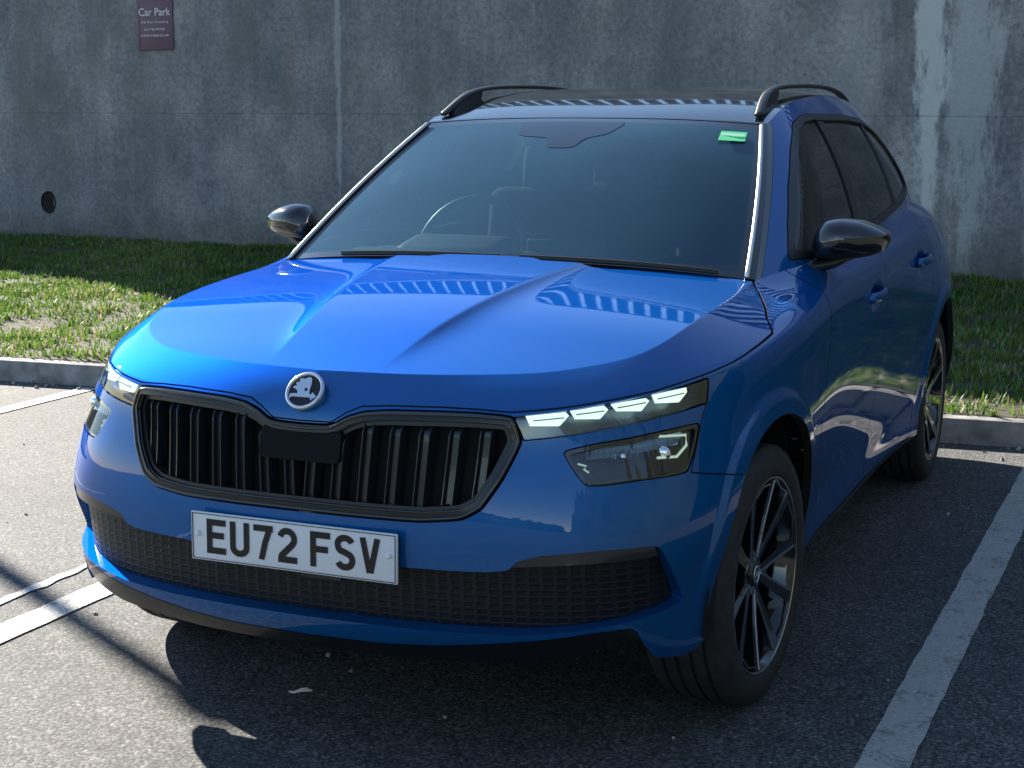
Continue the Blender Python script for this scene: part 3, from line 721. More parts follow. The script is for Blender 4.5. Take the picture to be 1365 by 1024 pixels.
LOWCUT = [(0, -.75, .260), (.30, -.74, .264), (.45, -.71, .273), (.56, -.69, .282), (.65, -.65, .305), (.705, -.62, .338), (.728, -.595, .330), (.75, -.55, .275), (.795, -.47, .258), (.825, -.425, .268), (.845, -.395, .305), (.88, -.2, .33), (.88, -.1, .0), (0, -.7, .0)]
hood_poly = np.r_[sz(HOODE), [[s_of(.89, .12)[0]+.0, .946], [s_of(.89, .20)[0], .965], [s_of(.89, .30)[0], .988], [s_of(.89, .372)[0], 1.012], [s_of(.89, .40)[0], 1.3], [-.3, 1.3]]]
isT = lambda A: A[:, 2] > 10
YR = ([0, .13, .17, .30, .434, .68, .9], [.262, .256, .226, .240, .292, .378, .40])
def f_hood(A):
    f = psdf(front(A), hood_poly); yr = A[:, 1]-np.interp(np.abs(A[:, 0]), *YR); return np.where(A[:, 2] > .99, np.maximum(f, yr), f)
hoodP, rest = carve((A0, F), f_hood, .0015)
bit = lambda A: psdf(front(A), [(s_of(.89, .372)[0]-.8, .99), (s_of(.89, .372)[0]-.8, 1.4), (9, 1.4), (9, .99)])
# cowl panel = the strip of top skin behind the hood
cowlP, rest = cut(*rest, np.where((np.abs(rest[0][:, 0]) < .728) & (rest[0][:, 2] > 1.0) & (rest[0][:, 1] < .45) & (np.abs(rest[0][:, 5]) > .75), -1., 1.)) if False else ((rest[0][:0], rest[1][:0]), rest)
def f_cowl(A): return np.maximum(np.abs(A[:, 0])-.715, np.maximum(.995-A[:, 2], A[:, 1]-.42))
cowlP, rest = carve(rest, f_cowl, .001)
# openings
poly = lambda pts, r=.0: (lambda A, q=roundpoly(sz(pts), 2, .10) if r else sz(pts): psdf(front(A), q))
grP, rest = carve(rest, poly(GRO, 1), .0025)
hlP, rest = carve(rest, poly(HL), .0022)
fogP, rest = carve(rest, poly(FOG, 1), .0025)
intP, rest = carve(rest, poly(INT, 1), .001)
_, rest = cut(*rest, poly(LOWCUT)(rest[0]))
lipP, rest = carve(rest, poly(LIP), .0012)
for cy, cz, R in (ARC, ARR):
    _, rest = cut(*rest, np.where(np.abs(rest[0][:, 0]) > .5, np.hypot(rest[0][:, 1]-cy, rest[0][:, 2]-cz)-R, 1.))
# bumper / fender
BUM = sz([(0.7934, -0.3296, 0.8443), (0.7982, -0.3495, 0.8104), (0.7969, -0.3837, 0.7772), (0.7991, -0.4637, 0.6751), (0.8334, -0.3811, 0.6574), (0.8711, -0.2294, 0.6288)])
bum_poly = np.r_[[[-.3, .9]], [[BUM[0, 0]-.012, .9]], BUM, [[BUM[-1, 0]+.1, .65]], [[BUM[-1, 0]+.1, 0]], [[-.3, 0]]]
bumP, rest = carve(rest, lambda A: psdf(front(A), bum_poly), .0015)
SY = lambda A: np.c_[A[:, 1], A[:, 2]]
onside = lambda A, f: np.where(np.abs(A[:, 0]) > .45, f, 1.)
sillP, rest = carve(rest, lambda A: onside(A, psdf(SY(A), [(.20, .262), (2.45, .262), (2.45, 0), (.20, 0)])), .0015)
D1 = [(.47, .268), (.47, .62), (.505, .80), (.52, .95), (.545, 1.3), (1.375, 1.3), (1.365, .9), (1.365, .268)]
D2 = [(1.365, .268), (1.365, .9), (1.375, 1.3), (2.34, 1.3), (2.36, 1.0), (2.345, .82), (2.20, .66), (2.155, .50), (2.13, .268)]
d1P, rest = carve(rest, lambda A: onside(A, psdf(SY(A), D1)), .0028)
d2P, rest = carve(rest, lambda A: onside(A, psdf(SY(A), D2)), .0028)
# --- side greenhouse
def prep_side():
    V, F = gridtri(g['side']); V, F = mirror(V, F); V, F = weld(V, F); V = smooth(V, F, 3); Nn = vnorm(V, F)
    k = np.argmax(V[:, 0]); 
    if Nn[k, 0] < 0: F = F[:, ::-1]; Nn = -Nn
    return np.c_[V, Nn, np.zeros(len(V))], F
SD = prep_side()
DLO = [(.56, 1.046), (.677, 1.137), (.821, 1.234), (1.003, 1.337), (1.165, 1.412), (1.278, 1.435), (1.40, 1.443), (1.5, 1.441), (1.9, 1.438), (2.2, 1.424), (2.42, 1.390), (2.60, 1.31), (2.73, 1.20), (2.70, 1.150), (2.3, 1.112), (1.5, 1.068), (.95, 1.052)]
dlo = lambda A: onside(A, psdf(SY(A), roundpoly(DLO, 2, .06)))
trimP, sideP = carve(SD, dlo, .001)
_ae = g['side'][:, 0]
def f_edge(A):
    d = np.full(len(A), 9.)
    for i in range(len(_ae)-1):
        a, b = _ae[i], _ae[i+1]; e = b-a; w = np.abs(A[:, :3]*[1, 0, 0])+A[:, :3]*[0, 1, 1]-a; t = np.clip((w@e)/(e@e), 0, 1); d = np.minimum(d, np.linalg.norm(w-t[:, None]*e, axis=1))
    return d-.019
aedgeP, sideP = carve(sideP, f_edge, .0006)
glassAll, trimP = cut(*trimP, dlo(trimP[0])+.020)
BPL = lambda A: psdf(SY(A), [(1.285, 1.0), (1.375, 1.0), (1.555, 1.46), (1.475, 1.46)])
CPL = lambda A: psdf(SY(A), [(2.12, 1.0), (2.155, 1.0), (2.235, 1.46), (2.185, 1.46)])
bp, glassAll = carve(glassAll, BPL, .0); cp, glassAll = carve(glassAll, CPL, .0)
g1P, r_ = cut(*glassAll, glassAll[0][:, 1]-(1.33+(glassAll[0][:, 2]-1.0)*.39)); g2P, g3P = cut(*r_, r_[0][:, 1]-(2.14+(r_[0][:, 2]-1.0)*.16))
# --- screen + roof
def prep_top():
    G = g['top']; V, F = gridtri(G); m_, n_ = G.shape[:2]; L = np.repeat(np.arange(m_), n_).astype(float); X = np.tile(np.linspace(0, 1, n_), m_)
    V2 = V*[-1, 1, 1]; V, F = join((V, F), (V2, F[:, ::-1])); A = np.c_[V, L.tolist()*2, X.tolist()*2]
    k = np.round(V/1e-5).astype(np.int64); _, i, inv = np.unique(k, axis=0, return_index=True, return_inverse=True); F = inv.ravel()[F]; A = A[i]
    ok = (F[:, 0] != F[:, 1]) & (F[:, 1] != F[:, 2]) & (F[:, 2] != F[:, 0]); F = F[ok]; Nn = vnorm(A[:, :3], F)
    if Nn[:, 2].mean() < 0: F = F[:, ::-1]; Nn = -Nn
    return np.c_[A[:, :3], Nn, A[:, 3:]], F        # col 6 = row, col 7 = lateral fraction
TP = prep_top(); ng = g['ng']
wsP, roofP = carve(TP, lambda A: (A[:, 6]-(ng-1.6))*.011, .002)
atrimP, wsP = carve(wsP, lambda A: (.972-A[:, 7])*.6, .0008)
fritP, wsP = cut(*wsP, np.minimum((.935-wsP[0][:, 7])*.6, np.minimum((ng-4.0-wsP[0][:, 6])*.011, (wsP[0][:, 6]-2.0)*.011)))
piece('hood', hoodP, MT['paint'], car, .02, rim_mat=MT['void'])
piece('cowl_panel', cowlP, MT['plastic'], car, .01, push=-.012)
piece('front_bumper', bumP, MT['paint'], car, .035)
piece('body_shell', joinP(rest, sideP), MT['paint'], car, .022, rim_mat=MT['void'])
for P in side_split(sillP): piece('sill_trim', P, MT['gloss_black'], car, .03)
piece('front_lip', lipP, MT['grille_black'], car, .03)
# ------------------------------------------------------------------ lower intake: recessed mesh insert
def hexgrid_mat():
    M, nt, p = newmat('honeycomb_plastic'); tc = N(nt, 'ShaderNodeTexCoord'); mp = N(nt, 'ShaderNodeMapping'); mp.inputs['Scale'].default_value = (1, 0, 1.8)
    nt.links.new(tc.outputs['Object'], mp.inputs[0]); v = N(nt, 'ShaderNodeTexVoronoi', Scale=36., feature='DISTANCE_TO_EDGE', Randomness=.12); nt.links.new(mp.outputs[0], v.inputs['Vector'])
    r = ramp(nt, v.outputs['Distance'], [(.10, (1, 1, 1)), (.22, (0, 0, 0))]); nt.links.new(mix(nt, r, (.004, .005, .007), (.010, .012, .016)), p.inputs['Base Color'])
    b = N(nt, 'ShaderNodeBump', Strength=.5, Distance=.005); nt.links.new(r, b.inputs['Height']); nt.links.new(b.outputs[0], p.inputs['Normal']); p.inputs['Roughness'].default_value = .45; p.inputs['Specular IOR Level'].default_value = .3; return M
lg = piece('lower_intake', intP, hexgrid_mat(), car, .0, push=-.030)
ITR = [(0.4915, -0.7464, 0.4985), (0.5101, -0.7418, 0.5158), (0.5555, -0.7276, 0.5287), (0.6676, -0.6762, 0.5394), (0.7624, -0.5909, 0.5379), (0.7695, -0.5805, 0.5129), (0.6113, -0.7052, 0.5063)]
itP, _ = carve(intP, poly(ITR), .0); [piece('intake_trim', P, MT['grey_plastic'], lg, .028, push=-.006) for P in side_split(itP)]
# ------------------------------------------------------------------ grille
def interp_skin(P, X, Z, tol=None):
    """y of the front skin above (x,z)"""
    A, T = P; k = A[:, 1] < -.2; B = A[k]; out = []
    for x, z in zip(X, Z):
        d = (B[:, 0]-x)**2+(B[:, 2]-z)**2; i = np.argpartition(d, 6)[:6]; w = 1/(d[i]+1e-7); out.append((B[i, 1]*w).sum()/w.sum())
    return np.array(out)
fullF = (A0, F)
fg = poly(GRO, 1); grille = None
gA, gT = grP; gf = fg(gA)
frame, inner = cut(gA, gT, -(gf+.018))
grille = piece('grille', frame, MT['grille_black'], car, .05, push=.004)
outer, _ = cut(frame[0], frame[1], -(fg(frame[0])+.006))
back = piece('grille_backing', inner, MT['void'], grille, 0, push=-.055)
# thin inner bezel
bez, _ = cut(inner[0], inner[1], -(fg(inner[0])+.030)); piece('grille_bezel', bez, MT['satin_black'], grille, .03, push=-.010)
def frame_edge():
    q = np.array([(x, z) for x, y, z in GRO]); q = np.r_[q, (q*[-1, 1])[::-1][1:-1]]; q = roundpoly(q, 3, .12); c_ = np.array([0, .69])
    nb = (np.roll(q, -1, 0)-np.roll(q, 1, 0)); nb = np.c_[nb[:, 1], -nb[:, 0]]; nb /= np.linalg.norm(nb, axis=1)[:, None]; nb *= np.sign((nb*(q-c_)).sum(1))[:, None]
    for off, rr, dy in ((.0055, .0040, .004), (.0185, .0030, -.004)):
        p = q-nb*off; y = interp_skin(fullF, np.abs(p[:, 0]), p[:, 1]); y = .25*np.roll(y, 1)+.5*y+.25*np.roll(y, -1)
        bm = bmesh.new(); sweep(bm, [(a, b-dy, c) for (a, c), b in zip(p, y)], circ(rr, 8), closed=True, ups=[(0, -1, 0)]*len(p)); bm_obj('frame_edge', bm, MT['gloss_black'], grille, smooth=True)
frame_edge()
def slat(x):
    ztop_ = .768 if abs(x) < .099 else (.795 if abs(x) < .16 else .805)-max(0, abs(x)-.44)*.1
    zbot = .606 if abs(x) < .30 else .606+(abs(x)-.30)*.30
    zs = np.linspace(ztop_-.004, zbot, 26); y = np.polyval(np.polyfit(zs, interp_skin(fullF, np.full(26, x), zs), 2), zs); t = np.linspace(0, 1, 26)
    prof = -.002+.024*np.clip((.15-t)/.15, 0, 1)+.016*t          # distance behind the skin
    bm = bmesh.new(); lean = -.010*np.sign(x)*t
    yy = interp_skin(fullF, [x-.04, x+.04], [.70, .70]); sl = (yy[1]-yy[0])/.08
    sec = [(-.0135, -.03), (-.0130, .003), (-.0118, .0060), (-.0095, .0060), (-.0080, .003), (-.0068, -.008), (.0068, -.008), (.0080, .003), (.0095, .0060), (.0118, .0060), (.0130, .003), (.0135, -.03)]
    rings = []
    for i in range(26):
        rings.append([bm.verts.new((x+a+lean[i], y[i]+prof[i]+sl*a-b+.006, zs[i])) for a, b in sec])
    for i in range(25):
        for j in range(len(sec)-1): bm.faces.new((rings[i][j], rings[i+1][j], rings[i+1][j+1], rings[i][j+1]))
    bm.faces.new(rings[0]); bm.faces.new(rings[-1][::-1])
    return bm_obj('slat', bm, MT['grey_plastic'], grille, angle=.6)
for k in range(7):
    for sg in (-1, 1):
        x = (.0325+.065*k)*sg
        slat(x)
def sensor_cover():
    bm = bmesh.new(); pts = [(-.095, .705), (.095, .705), (.103, .715), (.103, .765), (.095, .775), (-.095, .775), (-.103, .765), (-.103, .715)]
    prism(bm, [(u, v-.01) for u, v in pts], lambda u, v, d: (u, -.775+.25*u*u+d-(v-.73)*-.26, v), .03); bmesh.ops.bevel(bm, geom=bm.edges[:], offset=.002, segments=2, affect='EDGES')
    bm_obj('sensor_cover', bm, MT['radar'], grille, angle=.5)
sensor_cover()
# ------------------------------------------------------------------ lights
def unit_on_skin(P2, depth):
    """(x,z) outline -> points pushed into the skin"""
    pass
DRL = [[(0.4964, 0.8137), (0.5695, 0.8222), (0.5776, 0.8134), (0.5632, 0.792), (0.5071, 0.792)], [(0.5787, 0.8254), (0.6372, 0.8315), (0.6467, 0.8224), (0.6363, 0.8042), (0.5916, 0.806)], [(0.6501, 0.8328), (0.7026, 0.8382), (0.7098, 0.8313), (0.7019, 0.8126), (0.6622, 0.8176)], [(0.7118, 0.8425), (0.7602, 0.8488), (0.7638, 0.838), (0.7565, 0.8195), (0.7207, 0.8246)]]
hlfull = cut(A0, F, poly(HL)(A0))[0]; fogfull = cut(A0, F, poly(FOG, 1)(A0))[0]
for P, lens, house in zip(side_split(hlP), side_split(hlP), side_split(hlfull)):
    sg = 1 if P[0][:, 0].mean() > 0 else -1
    hl = piece('daytime_light', lens, MT['lens'], car, 0, push=-.001)
    piece('housing', house, MT['drl_house'], hl, 0, push=-.030)
    B = house[0]
    for e in DRL:
        e3 = np.array(e); e3[:, 1] += .0005; c0 = e3.mean(0); e3 = c0+(e3-c0)*[1.0, .92]
        if 1:
            bm = bmesh.new(); ys = interp_skin(fullF, e3[:, 0], e3[:, 1]); bc, *_ = np.linalg.lstsq(np.c_[e3, np.ones(len(e3))], ys, rcond=None); ys = np.c_[e3, np.ones(len(e3))]@bc
            fr_ = [bm.verts.new((x*sg, y+.008, z)) for (x, z), y in zip(e3, ys)]; bk_ = [bm.verts.new((x*sg, y+.016, z)) for (x, z), y in zip(e3, ys)]
            bm.faces.new(fr_); bm.faces.new(bk_[::-1])
            for i in range(len(fr_)): bm.faces.new((fr_[i], bk_[i], bk_[(i+1) % len(fr_)], fr_[(i+1) % len(fr_)]))
            bm_obj('light_element', bm, MT['drl'], hl)
            bm = bmesh.new(); w_ = (e3[:, 0].max()-e3[:, 0].min())*.36; pts = []
            for t in (-1, 0, 1):
                x = c0[0]+t*w_; z = c0[1]+.001+t*w_*.10; pts.append(Vector((x*sg, float(interp_skin(fullF, [x], [z])[0])+.0055, z)))
            sweep(bm, pts, circ(.0014, 6)); bm_obj('light_seam', bm, MT['drl_house'], hl)
for lens, house in zip(side_split(fogP), side_split(fogfull)):
    sg = 1 if lens[0][:, 0].mean() > 0 else -1
    lt = np.clip((lens[0][:, 2]-.675)/.10, 0, 1); lA = lens[0].copy(); lA[:, :3] -= lA[:, 3:6]*(.014*lt)[:, None]; lA[:, 5] += .15; lens = (lA, lens[1])
    fl = piece('headlight', lens, MT['lens'], car, 0, push=-.001)
    hx = lambda A: psdf(front(A), roundpoly(sz(FOG), 2, .1))
    rimP, inP = cut(house[0], house[1], -(hx(house[0])+.008)); piece('bezel', rimP, MT['gloss_black'], fl, .045, push=-.004)
    piece('housing', inP, MT['lens_dark'], fl, 0, push=-.05)
    def at(x, z, d): return Vector((x*sg, float(interp_skin(fullF, [x], [z])[0])+d*.75, z))
    def tube(nm, pts, r, mt, closed=False):
        bm = bmesh.new(); sweep(bm, pts, circ(r, 8), closed=closed); bm_obj(nm, bm, mt, fl, smooth=True)
    tube('lamp_bracket', [at(*p, .014) for p in [(0.74, 0.7591), (0.7784, 0.7525), (0.783, 0.7315), (0.7726, 0.7124), (0.744, 0.7166)]], .0030, MT['dim_glow'])
    tube('lamp_bracket', [at(*p, .02) for p in [(0.6051, 0.7148), (0.6223, 0.7103), (0.6182, 0.7041), (0.6289, 0.6968)]], .0022, MT['dim_glow'])
    for x0, x1 in ((.622, .690), (.696, .768)):
        bm = bmesh.new(); n = 12; R_ = []
        for i in range(n):
            x = x0+(x1-x0)*i/(n-1); R_.append([bm.verts.new(at(x, z+.10*(x-.70), .030+.016*math.sin(math.pi*q/4))) for q, z in enumerate((.756, .750, .743, .736, .729))])
        for i in range(n-1):
            for q in range(4): bm.faces.new((R_[i][q], R_[i+1][q], R_[i+1][q+1], R_[i][q+1]))
        bm_obj('sky_reflector', bm, MT['sky_reflector'], fl, smooth=True)
    for xx, rr in ((.745, .017), (.675, .014)):
        bm = bmesh.new(); r = bmesh.ops.create_uvsphere(bm, u_segments=24, v_segments=12, radius=rr); bmesh.ops.scale(bm, vec=(1.25, .6, 1), verts=bm.verts[:])
        c_ = at(xx, .722, .040); bmesh.ops.translate(bm, vec=c_, verts=bm.verts[:]); bm_obj('projector', bm, MT['chrome'], fl, smooth=True)
    for k in range(9):
        x = .618+k*.011; bm = bmesh.new(); sweep(bm, [at(x, .742, .028), at(x+.002, .722, .032)], [(-.002, -.002), (.002, -.002), (.002, .002), (-.002, .002)], ups=[(0, 1, 0)]*2); bm_obj('reflector_rib', bm, MT['trim_metal'], fl)
# ------------------------------------------------------------------ number plate
def stroke_glyph(pts, w):
    """mitred polyline stroke -> quads"""
    P = [np.array(p, float) for p in pts]; L = []; R = []
    for i, p in enumerate(P):
        if i == 0: t = P[1]-p; n = np.array([-t[1], t[0]])/np.linalg.norm(t); k = 1
        elif i == len(P)-1: t = p-P[i-1]; n = np.array([-t[1], t[0]])/np.linalg.norm(t); k = 1
        else:
            a = (p-P[i-1])/np.linalg.norm(p-P[i-1]); b = (P[i+1]-p)/np.linalg.norm(P[i+1]-p); m_ = a+b; m_ /= np.linalg.norm(m_); n = np.array([-m_[1], m_[0]]); k = 1/max(.4, abs(n@np.array([-a[1], a[0]])))
        L.append(p+n*w/2*k); R.append(p-n*w/2*k)
    return [(L[i], L[i+1], R[i+1], R[i]) for i in range(len(P)-1)]
def arc(cx, cy, rx, ry, a0, a1, n=12): return [(cx+rx*math.cos(math.radians(a0+(a1-a0)*i/n)), cy+ry*math.sin(math.radians(a0+(a1-a0)*i/n))) for i in range(n+1)]
GW, GH, GS = 50, 79, 14.5; h_ = GS/2
GL = {'E': [[(h_, 0), (h_, GH)], [(0, GH-h_), (GW, GH-h_)], [(0, 42), (GW-5, 42)], [(0, h_), (GW, h_)]],
      'U': [[(h_, GH), (h_, 22)]+arc(25, 22, 18, 15, 180, 360)[1:-1]+[(GW-h_, 22), (GW-h_, GH)]],
      '7': [[(0, GH-h_), (GW, GH-h_)], [(GW-h_-1, GH-h_), (30, 40), (20, 0)]],
      '2': [arc(25, 54, 18, 18, 165, -20)+[(36, 40), (11, 16), (9, 7)], [(2, h_), (GW, h_)]],
      'F': [[(h_, 0), (h_, GH)], [(0, GH-h_), (GW, GH-h_)], [(0, 40), (GW-6, 40)]],
      'S': [arc(25, 57, 18, 15, 20, 180)+[(8, 52)]+arc(24, 50, 15, 8.5, 200, 260, 4)+[(30, 38)]+arc(26, 24, 17, 14, 65, -10, 6)+arc(25, 22, 18, 15, 0, -160, 12)[1:]],
      'V': [[(7, GH), (24, 0)], [(43, GH), (26, 0)]]}
def number_plate():
    yf = -.813; root = empty('number_plate', (0, yf, .509), car); root.rotation_euler = (math.radians(-1.0), 0, 0)
    bm = bmesh.new(); box(bm, (0, 0, 0), (.520, .007, .111), bevel=.003); bm_obj('plate_face', bm, MT['plate'], root, angle=.6)
    bm = bmesh.new(); box(bm, (0, .016, .0), (.50, .024, .095), bevel=.004); box(bm, (.07, .012, -.060), (.10, .02, .012), bevel=.003); bm_obj('plate_holder', bm, MT['plastic'], root)
    bm = bmesh.new()
    for sx in (-1, 1): box(bm, (sx*.2555, -.0042, 0), (.0016, .002, .104))
    for s_ in (-1, 1): box(bm, (0, -.0042, s_*.0515), (.512, .002, .0016))
    bm_obj('plate_border', bm, MT['grey_plastic'], root)
    x = -.219+.001
    for ch in 'EU72 FSV':
        if ch == ' ': x += .022; continue
        bm = bmesh.new()
        for q, st in enumerate(GL[ch]):
            for quad in stroke_glyph(st, GS):
                pts = [(x+min(max(p[0], 0), GW)*.001, (min(max(p[1], 0), GH)-GH/2)*.001+.002) for p in quad]
                a = [bm.verts.new((u, -.0050-.00005*q, v)) for u, v in pts]
                try: bm.faces.new(a)
                except ValueError: pass
        bmesh.ops.remove_doubles(bm, verts=bm.verts[:], dist=1e-5)
        bm_obj('plate_character', bm, MT['plate_black'], root); x += .061
    for sx in (-1, 1):
        bm = bmesh.new(); lathe_x(bm, [(.0065, 0), (.0062, .004), (.004, .0062), (.0, .0065)], 16); bmesh.ops.rotate(bm, verts=bm.verts[:], matrix=Matrix.Rotation(-math.pi/2, 3, 'Z'), cent=(0, 0, 0))
        bmesh.ops.translate(bm, vec=(sx*.2405, -.003, .006), verts=bm.verts[:]); bm_obj('screw_cap', bm, MT['plate'], root, smooth=True)
number_plate()
# ------------------------------------------------------------------ badge
def badge():
    root = empty('badge', (0, -.741, .8415), car); root.rotation_euler = (math.radians(-38), 0, 0); root.scale = (1.14,)*3
    bm = bmesh.new(); lathe_x(bm, [(0, .0405), (.006, .0405), (.0085, .0385), (.0085, .0350), (.005, .0335), (.0, .0335)], 64); bmesh.ops.rotate(bm, verts=bm.verts[:], matrix=Matrix.Rotation(-math.pi/2, 3, 'Z'), cent=(0, 0, 0)); bm_obj('badge_ring', bm, MT['badge'], root, smooth=True)
    bm = bmesh.new(); lathe_x(bm, [(0, .034), (.003, .034), (.0032, 0.0001)], 48); bmesh.ops.rotate(bm, verts=bm.verts[:], matrix=Matrix.Rotation(-math.pi/2, 3, 'Z'), cent=(0, 0, 0)); bm_obj('badge_field', bm, MT['plate_black'], root)
    mm = .001
    wing = [(-13, -8), (-15, -2), (-20, 2), (-27, 4), (-25, 8), (-19, 9), (-23, 13), (-22, 17), (-15, 17), (-18, 22), (-14, 26), (-6, 25), (-2, 28), (5, 29), (9, 25), (11, 15), (11, 3), (13, -8)]
    arrow = [(-29, -9), (-22, -9), (-22, -8), (18, -8), (18, -3), (30, -12), (18, -21), (18, -15), (-22, -15), (-28, -19)]
    bm = bmesh.new(); prism(bm, [(u*mm, v*mm) for u, v in wing], lambda u, v, d: (u, -.0034-d, v), .0035); prism(bm, [(u*mm, v*mm+.0005) for u, v in arrow], lambda u, v, d: (u, -.0036-d, v), .0030)
    bm_obj('badge_emblem', bm, MT['badge'], root)
    bm = bmesh.new(); r = bmesh.ops.create_circle(bm, cap_ends=True, radius=.0035, segments=16); bmesh.ops.rotate(bm, verts=bm.verts[:], matrix=Matrix.Rotation(math.pi/2, 3, 'X'), cent=(0, 0, 0)); bmesh.ops.translate(bm, vec=(.003, -.0072, .002), verts=bm.verts[:]); bm_obj('badge_eye', bm, MT['plate_black'], root)
badge()
# ------------------------------------------------------------------ doors, windows
def bandmat(): return MT['gloss_black']
for dP, gP in ((d1P, g1P), (d2P, g2P)):
    for P, G in zip(side_split(dP), side_split(gP)):
        sg = 1 if P[0][:, 0].mean() > 0 else -1
        d = piece('door', P, MT['paint'], car, .022, rim_mat=MT['void']); piece('door_window', G, MT['side_glass'], d, 0, push=-.008)
        cy, cz = (1.20, .888) if dP is d1P else (2.10, .918)
        bm = bmesh.new(); pts = [Vector((sg*(.884+.022*math.sin(math.pi*t)**.5), cy-.105+.21*t, cz+.003+.006*t)) for t in np.linspace(0, 1, 13)]
        sweep(bm, pts, [(a*.010, b*.016) for a, b in [(math.cos(q), math.sin(q)) for q in np.linspace(0, 2*math.pi, 12, endpoint=False)]]); bm_obj('door_handle', bm, MT['paint'], d, smooth=True)
for P in side_split(aedgeP): piece('pillar_trim', P, MT['gloss_black'], car, .01)
for P in side_split(g3P): piece('quarter_window', P, MT['side_glass'], car, 0, push=-.006)
for P in side_split(trimP): piece('window_trim', P, MT['satin_black'], car, .014, push=.002)
for Q in (bp, cp):
    for P in side_split(Q): piece('pillar_trim', P, MT['satin_black'], car, .014, push=-.003)
shP = cut(*wsP, psdf(np.c_[wsP[0][:, 0], wsP[0][:, 6]*.011], roundpoly([(-.21, (ng-3)*.011), (.15, (ng-3)*.011), (.11, (ng-11)*.011), (.05, (ng-13)*.011), (.03, (ng-18)*.011), (-.06, (ng-18)*.011), (-.07, (ng-13)*.011), (-.19, (ng-12)*.011)], 2, .15)))[0]
piece('sensor_housing', shP, MT['screen_haze'], car, .0, push=.0012)
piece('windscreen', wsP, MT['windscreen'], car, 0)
piece('windscreen_border', fritP, MT['gloss_black'], car, 0)
for P in side_split(atrimP):
    wt = piece('windscreen_trim', P, MT['gloss_black'], car, .012, push=.003); sg = 1 if P[0][:, 0].mean() > 0 else -1
    bm = bmesh.new(); G = g['top'][:ng, -3]; pts = [(sg*p[0], p[1]-.006, p[2]+.006) for p in G[::3]]; sweep(bm, pts, circ(.0062, 10)); bm_obj('glint_strip', bm, MT['trim_metal'], wt, smooth=True)  # pale tube added for the sun glint along the pillar trim
piece('roof', roofP, MT['gloss_black'], car, .02, push=.001)
# ------------------------------------------------------------------ roof rails
for sg in (-1, 1):
    path = [(.531, 1.085, 1.438), (.527, 1.12, 1.455), (.522, 1.16, 1.474), (.517, 1.215, 1.496), (.514, 1.28, 1.512), (.513, 1.37, 1.523), (.515, 1.5, 1.530), (.52, 1.75, 1.535), (.52, 2.05, 1.533), (.515, 2.3, 1.517), (.505, 2.5, 1.487), (.50, 2.62, 1.455)]
    t = np.arange(len(path)); pp = nspl(t, np.array(path), np.linspace(0, len(path)-1, 60)); bm = bmesh.new()
    sec = [(.0145*math.cos(a), .008*math.sin(a)) for a in np.linspace(0, 2*math.pi, 14, endpoint=False)]
    sweep(bm, [(x*sg, y, z) for x, y, z in pp], sec, scales=[.9]+[1]*58+[.7])
    rail = bm_obj('roof_rail', bm, MT['satin_black'], car, smooth=True)
    # solid foot under the front of the rail
    bm = bmesh.new(); foot = [(1.10, 1.43), (1.12, 1.452), (1.16, 1.472), (1.215, 1.494), (1.28, 1.510), (1.35, 1.518), (1.34, 1.49), (1.30, 1.46), (1.2, 1.42)]
    prism(bm, foot, lambda u, v, d: (sg*(.506+d), u, v), .022); bmesh.ops.bevel(bm, geom=bm.edges[:], offset=.004, segments=2, affect='EDGES'); bm_obj('rail_foot', bm, MT['satin_black'], rail, angle=.7)
# ------------------------------------------------------------------ door mirrors
def door_mirror(sg):
    # outline of the shell seen from the front (x,z)
    O = [(.797, 1.083), (.812, 1.118), (.833, 1.142), (.872, 1.150), (.926, 1.143), (.972, 1.124), (1.003, 1.106), (1.002, 1.088), (.985, 1.054), (.93, 1.038), (.877, 1.034), (.815, 1.031), (.798, 1.048)]
    O = [(x-.004, z+.010) for x, z in O]; O = roundpoly(O, 2, .18); c0 = O.mean(0); bm = bmesh.new(); rings = []
    prof = [(-.066, .02), (-.064, .22), (-.058, .44), (-.047, .65), (-.033, .81), (-.017, .92), (-.001, .98), (.016, 1.0), (.040, 1.0), (.058, .97), (.062, .93), (.050, .90)]
    for dy, k in prof:
        rings.append([bm.verts.new((sg*(c0[0]+(x-c0[0])*k), .70+dy+.32*(x-c0[0])*k, c0[1]+(z-c0[1])*k+(1-k)*.004)) for x, z in O])
    n = len(O)
    for a, b in zip(rings[:-1], rings[1:]):
        for j in range(n): f = bm.faces.new((a[j], a[(j+1) % n], b[(j+1) % n], b[j])); f.material_index = 1 if (a[j].co.z+a[(j+1) % n].co.z)/2 < 1.072 else 0
    bm.faces.new(rings[0]); bm.faces.new(rings[-1][::-1])
    o = bm_obj('door_mirror', bm, [MT['gloss_black'], MT['satin_black']], car, smooth=True)
    bm = bmesh.new(); rr = [bm.verts.new((v.co.x, v.co.y, v.co.z)) for v in []]
    q = [bm.verts.new((sg*(c0[0]+(x-c0[0])*.88), .70+.053+.32*(x-c0[0]), c0[1]+(z-c0[1])*.88)) for x, z in O]; bm.faces.new(q); bm_obj('mirror_glass', bm, MT['chrome'], o)
    bm = bmesh.new(); sweep(bm, [(sg*.765, .66, 1.020), (sg*.80, .68, 1.024), (sg*.85, .70, 1.034), (sg*.90, .715, 1.058)], [(.030*a, .017*b) for a, b in circ(1, 14)], ups=[(0, 0, 1)]*4, scales=[1.2, 1, .95, .8])
    bm_obj('mirror_stalk', bm, MT['satin_black'], o, smooth=True)
    bm = bmesh.new(); pts = [(.56, 1.03), (.60, 1.062), (.72, 1.125), (.74, 1.11), (.74, 1.035)]
    return o
for sg in (1, -1): door_mirror(sg)
